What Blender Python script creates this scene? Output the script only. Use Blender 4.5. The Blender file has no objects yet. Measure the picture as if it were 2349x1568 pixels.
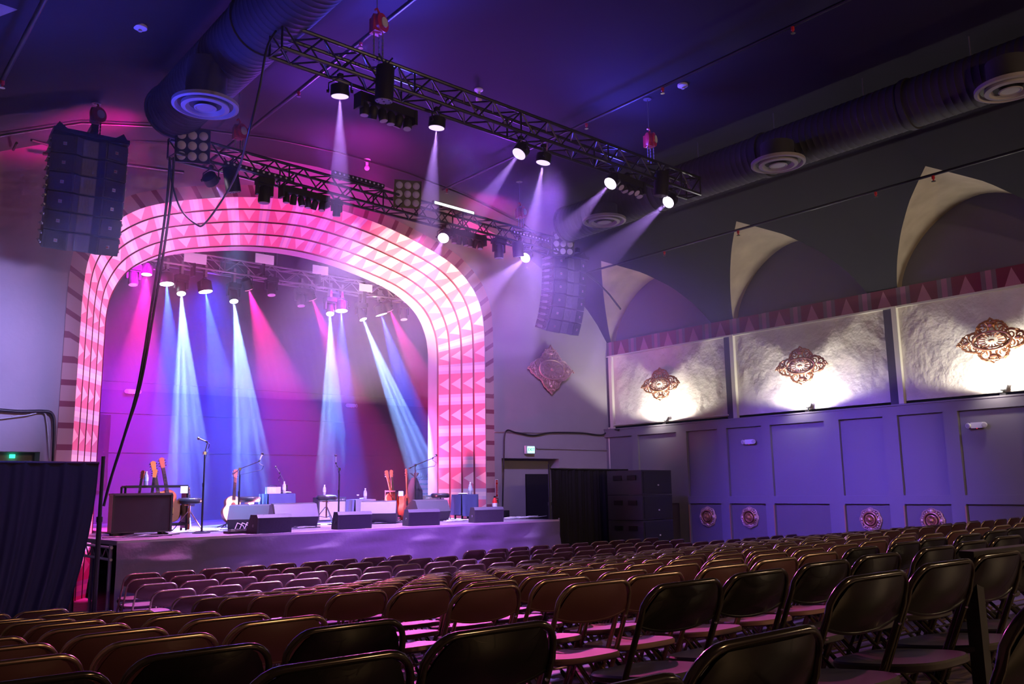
import bpy, bmesh, math, random
from mathutils import Vector as V, Matrix, Euler
random.seed(7)
PI = math.pi
sc = bpy.context.scene
C = sc.collection
EYE = 1.75

# ---------------------------------------------------------------- camera, world, exposure
YAW, PITCH, ROLL, FPX = math.radians(39.51), math.radians(9.53), math.radians(-.869), 2005.5
f_ = V((math.sin(YAW)*math.cos(PITCH), math.cos(YAW)*math.cos(PITCH), math.sin(PITCH)))
r0 = V((math.cos(YAW), -math.sin(YAW), 0)); u0 = r0.cross(f_)
R_ = r0*math.cos(ROLL)+u0*math.sin(ROLL); U_ = -r0*math.sin(ROLL)+u0*math.cos(ROLL)
cam = bpy.data.cameras.new('camera'); co = bpy.data.objects.new('camera', cam); C.objects.link(co)
m3 = Matrix((R_, U_, -f_)).transposed()
co.matrix_world = Matrix.Translation((0, 0, EYE)) @ m3.to_4x4()
cam.sensor_width = 36; cam.lens = FPX/2349*36; cam.clip_start = .05; cam.clip_end = 100
sc.camera = co
def ray(x, y): return R_*((x-1174.5)/FPX)+U_*(-(y-784)/FPX)+f_
def at(x, y, Y):
    r = ray(x, y); return V((0, 0, EYE))+r*(Y/r.y)
def atz(x, y, z):
    r = ray(x, y); return V((0, 0, EYE))+r*((z-EYE)/r.z)
def atx(x, y, X):
    r = ray(x, y); return V((0, 0, EYE))+r*(X/r.x)

w = bpy.data.worlds.new('world'); sc.world = w; w.use_nodes = True
w.node_tree.nodes['Background'].inputs[0].default_value = (.25, .2, .5, 1)
w.node_tree.nodes['Background'].inputs[1].default_value = .02
vs = sc.view_settings
vs.view_transform = 'Standard'; vs.look = 'None'; vs.gamma = 1; vs.exposure = 0.0; vs.use_curve_mapping = False
cy = sc.cycles
cy.max_bounces = 4; cy.diffuse_bounces = 2; cy.glossy_bounces = 2; cy.transmission_bounces = 3
cy.volume_bounces = 0; cy.transparent_max_bounces = 8; cy.sample_clamp_indirect = 3; cy.sample_clamp_direct = 0
cy.caustics_reflective = False; cy.caustics_refractive = False
cy.use_denoising = True; cy.use_adaptive_sampling = True; cy.adaptive_threshold = .07

def light(name, kind, loc, target, power, col, size=.1, spot=20, blend=.5, parent=None, sy=None):
    d = bpy.data.lights.new(name, kind); d.energy = power; d.color = col
    if kind == 'SPOT':
        d.spot_size = math.radians(spot*2); d.spot_blend = blend; d.shadow_soft_size = size
    if kind == 'AREA':
        d.size = size
        if sy: d.shape = 'RECTANGLE'; d.size_y = sy
    if kind == 'POINT': d.shadow_soft_size = size
    o = bpy.data.objects.new(name, d); C.objects.link(o)
    loc = V(loc); o.location = loc
    if target is not None:
        o.rotation_euler = (V(target)-loc).to_track_quat('-Z', 'Y').to_euler()
    if parent:
        bpy.context.view_layer.update()
        o.parent = parent; o.matrix_parent_inverse = parent.matrix_world.inverted()
    return o
def gobo(o):
    d = o.data; d.use_nodes = True; nt = d.node_tree; n = nt.nodes; l = nt.links
    em = n['Emission']; tc = n.new('ShaderNodeTexCoord'); sp = n.new('ShaderNodeSeparateXYZ'); l.new(tc.outputs['Normal'], sp.inputs[0])
    def mt(op, a, b=None):
        m = n.new('ShaderNodeMath'); m.operation = op
        for i, v in enumerate((a, b)):
            if v is None: continue
            if isinstance(v, (int, float)): m.inputs[i].default_value = v
            else: l.new(v, m.inputs[i])
        return m.outputs[0]
    x = mt('DIVIDE', sp.outputs[0], sp.outputs[2]); y = mt('DIVIDE', sp.outputs[1], sp.outputs[2])
    cb = n.new('ShaderNodeCombineXYZ'); l.new(x, cb.inputs[0]); l.new(y, cb.inputs[1])
    vo = n.new('ShaderNodeTexVoronoi'); vo.inputs['Scale'].default_value = 26; l.new(cb.outputs[0], vo.inputs['Vector'])
    rp = n.new('ShaderNodeMapRange'); l.new(vo.outputs['Distance'], rp.inputs[0])
    rp.inputs[1].default_value = .2; rp.inputs[2].default_value = .6; rp.inputs[3].default_value = 1.9; rp.inputs[4].default_value = .18
    l.new(rp.outputs[0], em.inputs['Strength'])

# room lights that wash the hall
def washes():
    # pink and violet wash over the ceiling from the front truss
    light('ceiling_wash', 'SPOT', (4.4, 14.6, 7.0), (2.9, 15.2, 8.3), 1000, (1, .0, .30), .12, 38, 1)
    light('ceiling_wash', 'SPOT', (10.9, 14.6, 7.2), (12.2, 15.2, 8.3), 900, (1, .01, .36), .12, 42, 1)
    light('ceiling_wash', 'SPOT', (8.0, 13.6, 7.3), (8.0, 14.8, 8.6), 520, (.85, .02, .55), .15, 66, 1)
    light('ceiling_wash', 'SPOT', (6.5, 12.6, 7.0), (6.3, 11.2, 8.5), 620, (.30, .06, 1), .2, 76, 1)
    light('ceiling_wash', 'SPOT', (10.0, 12.8, 7.0), (9.4, 11.5, 8.5), 500, (.32, .05, 1), .2, 76, 1)
    light('ceiling_wash', 'SPOT', (6.0, 9.6, 7.2), (5.0, 8.6, 8.6), 420, (.06, .06, 1), .2, 80, 1)
    light('ceiling_wash', 'SPOT', (10.4, 9.9, 7.2), (10.0, 8.6, 8.6), 315, (.07, .06, 1), .2, 80, 1)
    light('ceiling_wash', 'SPOT', (2.4, 11.0, 4.6), (2.6, 9.0, 8.0), 693, (.05, .06, 1), .4, 60, 1)
    # painted arch: footlights on the stage graze the splayed bands, hot pink jambs, magenta crown, cream far shoulder
    light('arch_wash', 'SPOT', (6.9, 15.75, 1.5), (4.0, 16.5, 1.9), 900, (1, .22, .30), .1, 42, .8)
    light('arch_wash', 'SPOT', (7.2, 15.75, 1.5), (4.0, 16.5, 4.6), 2200, (1, .34, .78), .1, 34, .9)
    light('arch_wash', 'SPOT', (9.0, 15.7, 1.5), (12.0, 16.5, 1.9), 700, (1, .16, .34), .1, 42, .8)
    light('arch_wash', 'SPOT', (8.8, 15.7, 1.5), (12.0, 16.5, 4.0), 1200, (1, .16, .62), .1, 34, .9)
    light('arch_wash', 'SPOT', (7.6, 15.7, 1.5), (7.2, 16.5, 7.2), 1700, (1, .14, .72), .1, 46, .9)
    light('arch_wash', 'SPOT', (7.0, 15.7, 1.5), (11.0, 16.5, 6.5), 9500, (1, .68, .42), .1, 19, .9)
    light('arch_wash', 'SPOT', (9.0, 15.7, 1.5), (4.8, 16.5, 6.6), 1500, (1, .30, .46), .1, 22, .9)
    # blue violet wash across the right wall, the front walls and the seats
    light('hall_wash', 'SPOT', (6.4, 9.2, 6.5), (16.3, 9.9, .7), 8000, (.19, .09, 1), .25, 20, 1)
    light('hall_wash', 'SPOT', (6.4, 9.2, 6.5), (16.3, 6.0, 1.2), 1200, (.26, .17, .8), .25, 24, 1)
    light('hall_wash', 'SPOT', (8.4, 9.3, 6.5), (14.0, 16, 4.0), 2300, (.46, .30, .95), .25, 26, 1)
    light('hall_wash', 'SPOT', (3.4, 8.8, 4.9), (1.6, 16, 3.9), 4200, (.40, .34, 1), .25, 19, 1)
    light('skirt_wash', 'SPOT', (8.6, 9.2, 6.5), (8.6, 13.2, .6), 6500, (.34, .10, 1), .12, 30, 1)
    light('skirt_wash', 'SPOT', (3.6, 9.2, 6.5), (3.0, 12.6, .6), 450, (.12, .12, 1), .12, 30, 1)
    light('seat_wash', 'SPOT', (6.2, 13.0, 6.5), (5.4, 7.0, .3), 8500, (.42, .14, 1), .08, 30, 1)
    light('seat_wash', 'SPOT', (8.6, 13.2, 6.4), (3.6, 4.2, .6), 7500, (1, .10, .42), .06, 16, .8)
    light('seat_wash', 'SPOT', (11.0, 12.9, 6.4), (10.0, 6.6, .2), 5200, (.42, .22, 1), .1, 34, 1)
    light('seat_wash', 'SPOT', (4.4, 13.0, 6.5), (3.6, 11.0, .3), 2600, (1, .12, .55), .08, 24, .8)
    # warm lamps at the back of the hall, behind the photographer
    light('back_lamp', 'AREA', (5.0, -3.2, 4.4), (6.5, 8, .6), 210, (1, .58, .26), .28)
    light('back_lamp', 'AREA', (12.5, -3.0, 4.6), (12, 7, .6), 160, (1, .70, .4), .3)
    light('back_lamp', 'AREA', (9, -1, 4.2), (13, 14, 7.5), 15, (1, .8, .65), 1.0)
washes()

# ---------------------------------------------------------------- materials
MATS = {}
def mat(name, col, rough=.6, metal=0, emit=None, es=1, noise=None, bump=None, coat=0, alpha=None, spec=None, bd=.03):
    if name in MATS: return MATS[name]
    m = bpy.data.materials.new(name); m.use_nodes = True; nt = m.node_tree; b = nt.nodes['Principled BSDF']
    b.inputs['Base Color'].default_value = (*col, 1); b.inputs['Roughness'].default_value = rough; b.inputs['Metallic'].default_value = metal
    if spec is not None: b.inputs['Specular IOR Level'].default_value = spec
    if coat: b.inputs['Coat Weight'].default_value = coat
    if emit: b.inputs['Emission Color'].default_value = (*emit, 1); b.inputs['Emission Strength'].default_value = es
    if alpha is not None: b.inputs['Transmission Weight'].default_value = alpha
    if noise or bump:
        tc = nt.nodes.new('ShaderNodeTexCoord')
    if noise:
        sc_, amt = noise
        nz = nt.nodes.new('ShaderNodeTexNoise'); nz.inputs['Scale'].default_value = sc_; nz.inputs['Detail'].default_value = 5
        nt.links.new(tc.outputs['Object'], nz.inputs['Vector'])
        mx = nt.nodes.new('ShaderNodeMix'); mx.data_type = 'RGBA'
        mx.inputs[6].default_value = (*[c*(1-amt) for c in col], 1); mx.inputs[7].default_value = (*[min(1, c*(1+amt)) for c in col], 1)
        nt.links.new(nz.outputs['Fac'], mx.inputs[0]); nt.links.new(mx.outputs[2], b.inputs['Base Color'])
    if bump:
        sc_, st = bump
        nz = nt.nodes.new('ShaderNodeTexNoise'); nz.inputs['Scale'].default_value = sc_; nz.inputs['Detail'].default_value = 6
        nt.links.new(tc.outputs['Object'], nz.inputs['Vector'])
        bp = nt.nodes.new('ShaderNodeBump'); bp.inputs['Strength'].default_value = st; bp.inputs['Distance'].default_value = bd
        nt.links.new(nz.outputs['Fac'], bp.inputs['Height']); nt.links.new(bp.outputs[0], b.inputs['Normal'])
    MATS[name] = m; return m

M_wall = mat('plaster_lilac', (.36, .33, .36), .85, noise=(1.2, .12), bump=(3, .3))
M_ceil = mat('ceiling_paint', (.016, .015, .022), .9, spec=.2, noise=(.5, .15))
M_plaster = mat('rough_plaster', (.62, .58, .52), .8, noise=(1.6, .28), bump=(2.6, 1), bd=.09)
M_panel = mat('panel_paint', (.20, .185, .22), .5, noise=(.8, .08))
M_panel2 = mat('low_panel_paint', (.16, .145, .15), .55)
M_stone = mat('vault_stone', (.31, .25, .185), .9, noise=(2.2, .4), bump=(5, .5))
M_lun = mat('lunette_paint', (.13, .12, .17), .9)
M_cream = mat('cream_trim', (.62, .6, .52), .6)
M_navy = mat('navy_pilaster', (.07, .065, .1), .7)
M_orange = mat('orange_edge', (.42, .22, .12), .6)  # plain orange for the thin edge strips of the low panels
M_deck = mat('stage_deck', (.20, .17, .2), .28, noise=(3, .2))
M_back = mat('stage_back_paint', (.055, .045, .062), .8, noise=(1.2, .12))
M_skirt = mat('skirt_cloth', (.19, .165, .19), .85, bump=(2.2, .9))
M_drape = mat('velour_black', (.022, .02, .026), .9, spec=.2)
M_blackmetal = mat('black_metal', (.02, .02, .022), .38, .5)
M_blackplastic = mat('black_plastic', (.012, .011, .013), .5, spec=.3)
M_speaker = mat('speaker_paint', (.045, .045, .052), .5)
M_grille = mat('speaker_grille', (.03, .03, .035), .65, bump=(220, .5))
M_greygr = mat('horn_grey', (.12, .12, .13), .5)
M_chrome = mat('chrome', (.75, .75, .78), .15, 1)
M_steel = mat('galvanised', (.35, .35, .38), .4, .8)
M_duct = mat('duct_black', (.03, .028, .042), .7, 0, spec=.3, noise=(2, .3))
M_diff = mat('diffuser_grey', (.28, .26, .3), .5)
M_red = mat('hoist_red', (.5, .02, .03), .35)
M_white = mat('white_paint', (.8, .8, .82), .5)
M_lens = mat('lamp_lens_off', (.55, .53, .6), .2)
M_brown = mat('brown_steel', (.058, .020, .022), .45, .0, coat=.1, noise=(9, .12))
M_brownseat = mat('brown_plastic_seat', (.15, .07, .085), .5)
M_browntube = mat('brown_tube', (.34, .24, .18), .24, .9)
M_blk = mat('black_steel', (.004, .0035, .004), .26, .0, coat=.15, spec=.3)
M_blkseat = mat('black_seat', (.028, .026, .03), .38)
M_blktube = mat('black_tube', (.05, .042, .038), .16, .7)
M_wood = mat('guitar_spruce', (.72, .45, .22), .25, noise=(6, .1), coat=.6)
M_wood2 = mat('guitar_mahogany', (.42, .09, .04), .25, noise=(6, .2), coat=.6)
M_dark = mat('dark_wood', (.05, .025, .02), .4)
M_sunb = mat('sunburst', (.6, .2, .04), .25, coat=.6)
M_blue = mat('blue_cloth', (.05, .06, .16), .85)
M_grey = mat('amp_grille_cloth', (.45, .43, .45), .8, noise=(60, .15))
M_paper = mat('paper', (.75, .7, .62), .8)
M_water = mat('clear_plastic', (.85, .9, .95), .12, alpha=.6)
M_copper = mat('copper_gilt', (.62, .30, .17), .32, .75, noise=(30, .25))
M_lilacgilt = mat('dull_gilt', (.72, .46, .40), .35, .5, noise=(30, .25))
M_cable = mat('cable_rubber', (.02, .02, .025), .45)
M_wcable = mat('pale_cable', (.5, .5, .55), .5)
M_ext = mat('extinguisher_red', (.6, .02, .02), .3)
M_floor = None
def floor_mat():
    m = bpy.data.materials.new('worn_wood_floor'); m.use_nodes = True; nt = m.node_tree; n = nt.nodes; l = nt.links; b = n['Principled BSDF']
    tc = n.new('ShaderNodeTexCoord'); mp = n.new('ShaderNodeMapping'); mp.inputs['Scale'].default_value = (.9, 6, 1); l.new(tc.outputs['Object'], mp.inputs[0])
    nz = n.new('ShaderNodeTexNoise'); nz.inputs['Scale'].default_value = 3; nz.inputs['Detail'].default_value = 8; l.new(mp.outputs[0], nz.inputs[0])
    cr = n.new('ShaderNodeValToRGB'); cr.color_ramp.elements[0].color = (.03, .024, .024, 1); cr.color_ramp.elements[1].color = (.15, .12, .12, 1)
    cr.color_ramp.elements[0].position = .35; cr.color_ramp.elements[1].position = .7
    l.new(nz.outputs[0], cr.inputs[0]); l.new(cr.outputs[0], b.inputs['Base Color'])
    b.inputs['Roughness'].default_value = .38
    bp = n.new('ShaderNodeBump'); bp.inputs['Strength'].default_value = .25; bp.inputs['Distance'].default_value = .02; l.new(nz.outputs[0], bp.inputs['Height']); l.new(bp.outputs[0], b.inputs['Normal'])
    return m
M_floor = floor_mat()
def pattern_mat(name, bright):
    """painted art-deco band: u = metres along, v = 0..1 across (0 = outer edge). Triangle then three stripes, repeated."""
    m = bpy.data.materials.new(name); m.use_nodes = True; nt = m.node_tree; n = nt.nodes; l = nt.links; b = n['Principled BSDF']
    uv = n.new('ShaderNodeUVMap'); uv.uv_map = 'UVMap'; s = n.new('ShaderNodeSeparateXYZ'); l.new(uv.outputs[0], s.inputs[0])
    def mt(op, a, bb=None):
        x = n.new('ShaderNodeMath'); x.operation = op
        for i, v in enumerate((a, bb)):
            if v is None: continue
            if isinstance(v, (int, float)): x.inputs[i].default_value = v
            else: l.new(v, x.inputs[i])
        return x.outputs[0]
    fr = mt('FRACT', s.outputs[0])
    tri = mt('LESS_THAN', mt('ABSOLUTE', mt('SUBTRACT', fr, .28)), mt('MULTIPLY', mt('SUBTRACT', .94, s.outputs[1]), .2))
    st = mt('LESS_THAN', mt('ABSOLUTE', mt('SUBTRACT', fr, .78)), .17)
    st2 = mt('LESS_THAN', mt('ABSOLUTE', mt('SUBTRACT', fr, .78)), .065)
    cols = bright
    def mix(f, a, bcol):
        x = n.new('ShaderNodeMix'); x.data_type = 'RGBA'; l.new(f, x.inputs[0])
        if isinstance(a, tuple): x.inputs[6].default_value = (*a, 1)
        else: l.new(a, x.inputs[6])
        x.inputs[7].default_value = (*bcol, 1); return x.outputs[2]
    c = mix(tri, cols[0], cols[1]); c = mix(st, c, cols[2]); c = mix(st2, c, cols[3])
    l.new(c, b.inputs['Base Color']); b.inputs['Roughness'].default_value = .75
    return m
M_band = pattern_mat('arch_band_paint', ((.62, .17, .24), (.80, .52, .50), (.56, .46, .52), (.80, .62, .58)))
M_border = pattern_mat('wall_border_paint', ((.16, .02, .05), (.40, .16, .22), (.16, .11, .14), (.34, .14, .22)))
def brick_mat():
    m = bpy.data.materials.new('arch_block_paint'); m.use_nodes = True; nt = m.node_tree; n = nt.nodes; l = nt.links; b = n['Principled BSDF']
    uv = n.new('ShaderNodeUVMap'); uv.uv_map = 'UVMap'; s = n.new('ShaderNodeSeparateXYZ'); l.new(uv.outputs[0], s.inputs[0])
    fr = n.new('ShaderNodeMath'); fr.operation = 'FRACT'; l.new(s.outputs[0], fr.inputs[0])
    lt = n.new('ShaderNodeMath'); lt.operation = 'LESS_THAN'; lt.inputs[1].default_value = .27; l.new(fr.outputs[0], lt.inputs[0])
    x = n.new('ShaderNodeMix'); x.data_type = 'RGBA'; l.new(lt.outputs[0], x.inputs[0]); x.inputs[6].default_value = (.5, .33, .33, 1); x.inputs[7].default_value = (.24, .07, .11, 1)
    l.new(x.outputs[2], b.inputs['Base Color']); b.inputs['Roughness'].default_value = .8
    return m
M_block = brick_mat()
def emitter(name, col, s):
    m = bpy.data.materials.new(name); m.use_nodes = True; nt = m.node_tree; nt.nodes.remove(nt.nodes['Principled BSDF'])
    e = nt.nodes.new('ShaderNodeEmission'); e.inputs[0].default_value = (*col, 1); e.inputs[1].default_value = s
    nt.links.new(e.outputs[0], nt.nodes['Material Output'].inputs[0]); return m
E_white = emitter('lamp_white', (.8, .88, 1), 22); E_pink = emitter('lamp_pink', (1, .25, .5), 18); E_lav = emitter('lamp_lavender', (.95, .75, 1), 16)
E_soft = emitter('lamp_soft', (.75, .55, 1), 1.6); E_green = emitter('exit_glow', (.35, 1, .75), 2.6); E_dim = emitter('lamp_dim', (.7, .6, .95), 1.2); E_warm = emitter('sconce_glow', (1, .93, .8), 8)
E_tube = emitter('tube_glow', (.75, 1, .85), 5); E_red = emitter('led_red', (1, .03, .1), 3)

# ---------------------------------------------------------------- mesh builder
class MB:
    def __init__(s): s.v = []; s.f = []; s.m = []; s.uv = None
    def add(s, vs, fs, mi=0):
        k = len(s.v); s.v += [tuple(x) for x in vs]; s.f += [tuple(i+k for i in f) for f in fs]; s.m += [mi]*len(fs)
        return s
    def box(s, c, d, rot=None, mi=0):
        c = V(c); hx, hy, hz = d[0]/2, d[1]/2, d[2]/2
        vs = [V((x, y, z)) for x in (-hx, hx) for y in (-hy, hy) for z in (-hz, hz)]
        if rot is not None: vs = [rot @ v for v in vs]
        return s.add([v+c for v in vs], [(0, 1, 3, 2), (4, 6, 7, 5), (0, 4, 5, 1), (2, 3, 7, 6), (0, 2, 6, 4), (1, 5, 7, 3)], mi)
    def tube(s, pts, r, n=8, mi=0, closed=False, cap=True):
        pts = [V(p) for p in pts]; k = len(pts); rings = []; up = None
        for i, p in enumerate(pts):
            if closed: t = pts[(i+1) % k]-pts[i-1]
            else: t = pts[min(i+1, k-1)]-pts[max(i-1, 0)]
            if t.length < 1e-9: t = V((0, 0, 1))
            t.normalize()
            if up is None: up = V((0, 0, 1)) if abs(t.z) < .9 else V((1, 0, 0))
            a = t.cross(up)
            if a.length < 1e-6: a = t.orthogonal()
            a.normalize(); b = a.cross(t).normalized(); up = b
            rr = r[i] if isinstance(r, (list, tuple)) else r
            rings.append([p+(a*math.cos(2*PI*j/n)+b*math.sin(2*PI*j/n))*rr for j in range(n)])
        vs = [v for rg in rings for v in rg]; fs = []
        for i in range(k if closed else k-1):
            i2 = (i+1) % k
            for j in range(n):
                j2 = (j+1) % n; fs.append((i*n+j, i2*n+j, i2*n+j2, i*n+j2))
        if not closed and cap: fs.append(tuple(range(n-1, -1, -1))); fs.append(tuple(range((k-1)*n, k*n)))
        return s.add(vs, fs, mi)
    def lathe(s, prof, c=(0, 0, 0), axis=(0, 0, 1), n=24, mi=0):
        q = V((0, 0, 1)).rotation_difference(V(axis)); c = V(c)
        vs = [c+q @ V((r*math.cos(2*PI*j/n), r*math.sin(2*PI*j/n), h)) for r, h in prof for j in range(n)]
        fs = [(i*n+j, i*n+(j+1) % n, (i+1)*n+(j+1) % n, (i+1)*n+j) for i in range(len(prof)-1) for j in range(n)]
        fs.append(tuple(range(n-1, -1, -1))); k = (len(prof)-1)*n; fs.append(tuple(range(k, k+n)))
        return s.add(vs, fs, mi)
    def prism(s, poly, ax, a, b, mi=0, tf=None):
        """poly of 2-D points extruded along axis ax ('x','y','z') from a to b"""
        def P(p, t):
            v = {'x': (t, p[0], p[1]), 'y': (p[0], t, p[1]), 'z': (p[0], p[1], t)}[ax]; v = V(v)
            return tf @ v if tf is not None else v
        n = len(poly); vs = [P(p, a) for p in poly]+[P(p, b) for p in poly]
        fs = [(i, (i+1) % n, n+(i+1) % n, n+i) for i in range(n)]+[tuple(range(n-1, -1, -1)), tuple(range(n, 2*n))]
        return s.add(vs, fs, mi)
    def grid(s, fn, nu, nv, mi=0, close=False):
        vs = [fn(i/nu, j/nv) for j in range(nv+1) for i in range(nu+1)]
        fs = [(j*(nu+1)+i, j*(nu+1)+i+1, (j+1)*(nu+1)+i+1, (j+1)*(nu+1)+i) for j in range(nv) for i in range(nu)]
        return s.add(vs, fs, mi)
    def ball(s, c, r, mi=0, n=10, sc3=(1, 1, 1)):
        prof = [(max(1e-4, r*math.sin(PI*i/n)), -r*math.cos(PI*i/n)) for i in range(n+1)]
        k = len(s.v); s.lathe(prof, (0, 0, 0), n=12, mi=mi)
        for i in range(k, len(s.v)):
            x = s.v[i]; s.v[i] = (x[0]*sc3[0]+c[0], x[1]*sc3[1]+c[1], x[2]*sc3[2]+c[2])
        return s
    def merge(s, o, tf=None, mi=None):
        k = len(s.v); s.v += [tuple(tf @ V(x)) if tf is not None else x for x in o.v]; s.f += [tuple(i+k for i in f) for f in o.f]
        s.m += [mi if mi is not None else x for x in o.m]; return s
    def mesh(s, name, mats, smooth=None):
        me = bpy.data.meshes.new(name); me.from_pydata(s.v, [], s.f)
        for x in (mats if isinstance(mats, (list, tuple)) else [mats]): me.materials.append(x)
        me.polygons.foreach_set('material_index', s.m)
        bm = bmesh.new(); bm.from_mesh(me); bmesh.ops.recalc_face_normals(bm, faces=bm.faces); bm.to_mesh(me); bm.free()
        if smooth:
            me.shade_smooth(); me.set_sharp_from_angle(angle=math.radians(smooth))
        return me
SPLIT = {'woofer_grille', 'side_handle', 'foot', 'tilt_knob', 'post', 'bracket', 'end_cap', 'badge', 'port_cup', 'pedal', 'joint_ring', 'rivet', 'rail', 'hanger_rod', 'pickup', 'edging', 'bolt', 'rigging_plate'}
def pieces(mb):
    par = list(range(len(mb.v)))
    def find(i):
        while par[i] != i: par[i] = par[par[i]]; i = par[i]
        return i
    for f in mb.f:
        a = find(f[0])
        for i in f[1:]:
            b = find(i)
            if a != b: par[b] = a
    g = {}
    for f, m_ in zip(mb.f, mb.m): g.setdefault(find(f[0]), []).append((f, m_))
    out = []
    for fs in g.values():
        ids = sorted({i for f, _ in fs for i in f}); mp = {i: k for k, i in enumerate(ids)}
        o = MB(); o.v = [mb.v[i] for i in ids]; o.f = [tuple(mp[i] for i in f) for f, _ in fs]; o.m = [m_ for _, m_ in fs]; out.append(o)
    return out
def obj(name, mb, mats, parent=None, smooth=None, flat_uv=None):
    if parent is not None and name in SPLIT and isinstance(mb, MB):
        ps = pieces(mb)
        if 1 < len(ps) <= 40:
            for p_ in ps:
                o = bpy.data.objects.new(name, p_.mesh(name, mats, smooth)); C.objects.link(o); o.parent = parent
            return o
    me = mb if isinstance(mb, bpy.types.Mesh) else mb.mesh(name, mats, smooth)
    o = bpy.data.objects.new(name, me); C.objects.link(o)
    if parent: o.parent = parent
    return o
def tag(o, label, cat, group=None, kind=None):
    if label: o['label'] = label
    if cat: o['category'] = cat
    if group: o['group'] = group
    if kind: o['kind'] = kind
    return o
def thing(name, label, cat, loc=(0, 0, 0), rz=0, group=None):
    o = bpy.data.objects.new(name, None); C.objects.link(o); o.location = loc; o.rotation_euler = (0, 0, rz); o.empty_display_size = .1
    return tag(o, label, cat, group)
def struct(name, mb, m, smooth=None):
    o = obj(name, mb, m, smooth=smooth); o['kind'] = 'structure'; return o
def dup(r, loc=None, rot=None, label=None, group=None):
    c = r.copy(); C.objects.link(c)
    if loc is not None: c.location = loc
    if rot is not None: c.rotation_euler = rot
    if label: c['label'] = label
    if group: c['group'] = group
    for ch in r.children:
        d = ch.copy(); C.objects.link(d); d.parent = c
        for g in ch.children:
            e = g.copy(); C.objects.link(e); e.parent = d
    return c
def text_mb(txt, size, ext=.002):
    cu = bpy.data.curves.new('lettering', 'FONT'); cu.body = txt; cu.size = size; cu.extrude = ext; cu.align_x = 'CENTER'; cu.align_y = 'CENTER'; cu.resolution_u = 2
    o = bpy.data.objects.new('lettering', cu); C.objects.link(o); bpy.context.view_layer.update()
    me = bpy.data.meshes.new_from_object(o); mb = MB(); mb.add([v.co.copy() for v in me.vertices], [tuple(p.vertices) for p in me.polygons])
    bpy.data.objects.remove(o); bpy.data.curves.remove(cu); return mb
def mbox(c, d, rot=None): return MB().box(c, d, rot)

def fl(X, Y):
    z = .85-.1*Y+.012*(X-3)+min(0, .05*(X-2.4))*max(0, 1-Y/6)
    return max(0., z)
# ---------------------------------------------------------------- room shell
XR, XL, YF, XC = 16.45, -.45, 16.0, 8.0
prof_half = [(0, 8.45), (1.5, 8.39), (3, 8.21), (4.8, 7.83), (5.6, 7.47), (6.5, 7.06), (7.2, 6.74), (7.7, 6.38), (8.1, 5.97), (8.45, 5.5)]
def Zc(X):
    d = abs(X-XC)
    if d >= 8.45: return 5.5
    for (a, za), (b, zb) in zip(prof_half, prof_half[1:]):
        if a <= d <= b:
            return za+(zb-za)*(d-a)/(b-a)
BAYC = [14.21, 10.33, 6.45, 2.57, -1.31]; HA = 1.63
def hood(Y):
    for c in BAYC:
        t = abs(Y-c)/HA
        if t < 1: return 5.5+1.5*(1-t**1.75)**.62
    return 5.5
def xint(Y, s=1):
    for c in BAYC:
        t = abs(Y-c)/HA
        if t < 1: return 8.45-1.95*(1-t)**.85
    return 8.45
ys = []
for c in reversed(BAYC):
    for k in range(-20, 21):
        ys.append(c+HA*math.sin(k/20*PI/2)*.9999)
ys = sorted([y for y in ys if y < YF-.02]+[YF, -3.6])
mb = MB(); nv = 40
def ceil_pt(i, j):
    Y = ys[j]; d = xint(Y); t = -1+2*i/nv; t = math.copysign(abs(t)**.8, t)
    X = XC+t*d; return V((X, Y, Zc(X)))
vsx = [ceil_pt(i, j) for j in range(len(ys)) for i in range(nv+1)]
mb.add(vsx, [(j*(nv+1)+i, j*(nv+1)+i+1, (j+1)*(nv+1)+i+1, (j+1)*(nv+1)+i) for j in range(len(ys)-1) for i in range(nv)])
struct('ceiling', mb, M_ceil, 40)
k = 1
for s in (1, -1):
    for c in BAYC:
        mb = MB(); yy = [c+HA*math.sin(q/20*PI/2)*.9999 for q in range(-20, 21)]; vsx = []
        for Y in yy:
            d = xint(Y); h = hood(Y); z0 = Zc(XC+d)
            for t in range(5):
                X = d+(8.62-d)*t/4; k_ = t/4; vsx.append(V((XC+s*X, min(Y, YF), z0+(h-z0)*(k_*(2-k_)))))
        mb.add(vsx, [(a*5+b, a*5+b+1, (a+1)*5+b+1, (a+1)*5+b) for a in range(40) for b in range(4)])
        struct('trim_%d' % k, mb, M_stone, 60); k += 1
# outer side shells behind the lunettes and upper walls
mb = MB(); mb.box((XR+.22, 6.2, 6.4), (.08, 19.8, 2.1)); struct('wall_upper_right', mb, M_lun)
mb = MB(); mb.box((XL-.22, 6.2, 6.4), (.08, 19.8, 2.1)); struct('wall_upper_left', mb, M_lun)
def plasterwall():
    mb = MB(); mb.box((XR+.1, 6.2, 4.4), (.2, 19.8, 2.2)); return mb
struct('wall_right', plasterwall(), M_plaster)
mb = MB(); mb.box((XL-.05, 6.2, 2.75), (.1, 19.8, 5.5)); struct('wall_left', mb, M_wall)
mb = MB(); mb.box((8, -3.65, 4.2), (17.2, .1, 8.6)); struct('wall_rear', mb, M_wall)
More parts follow.
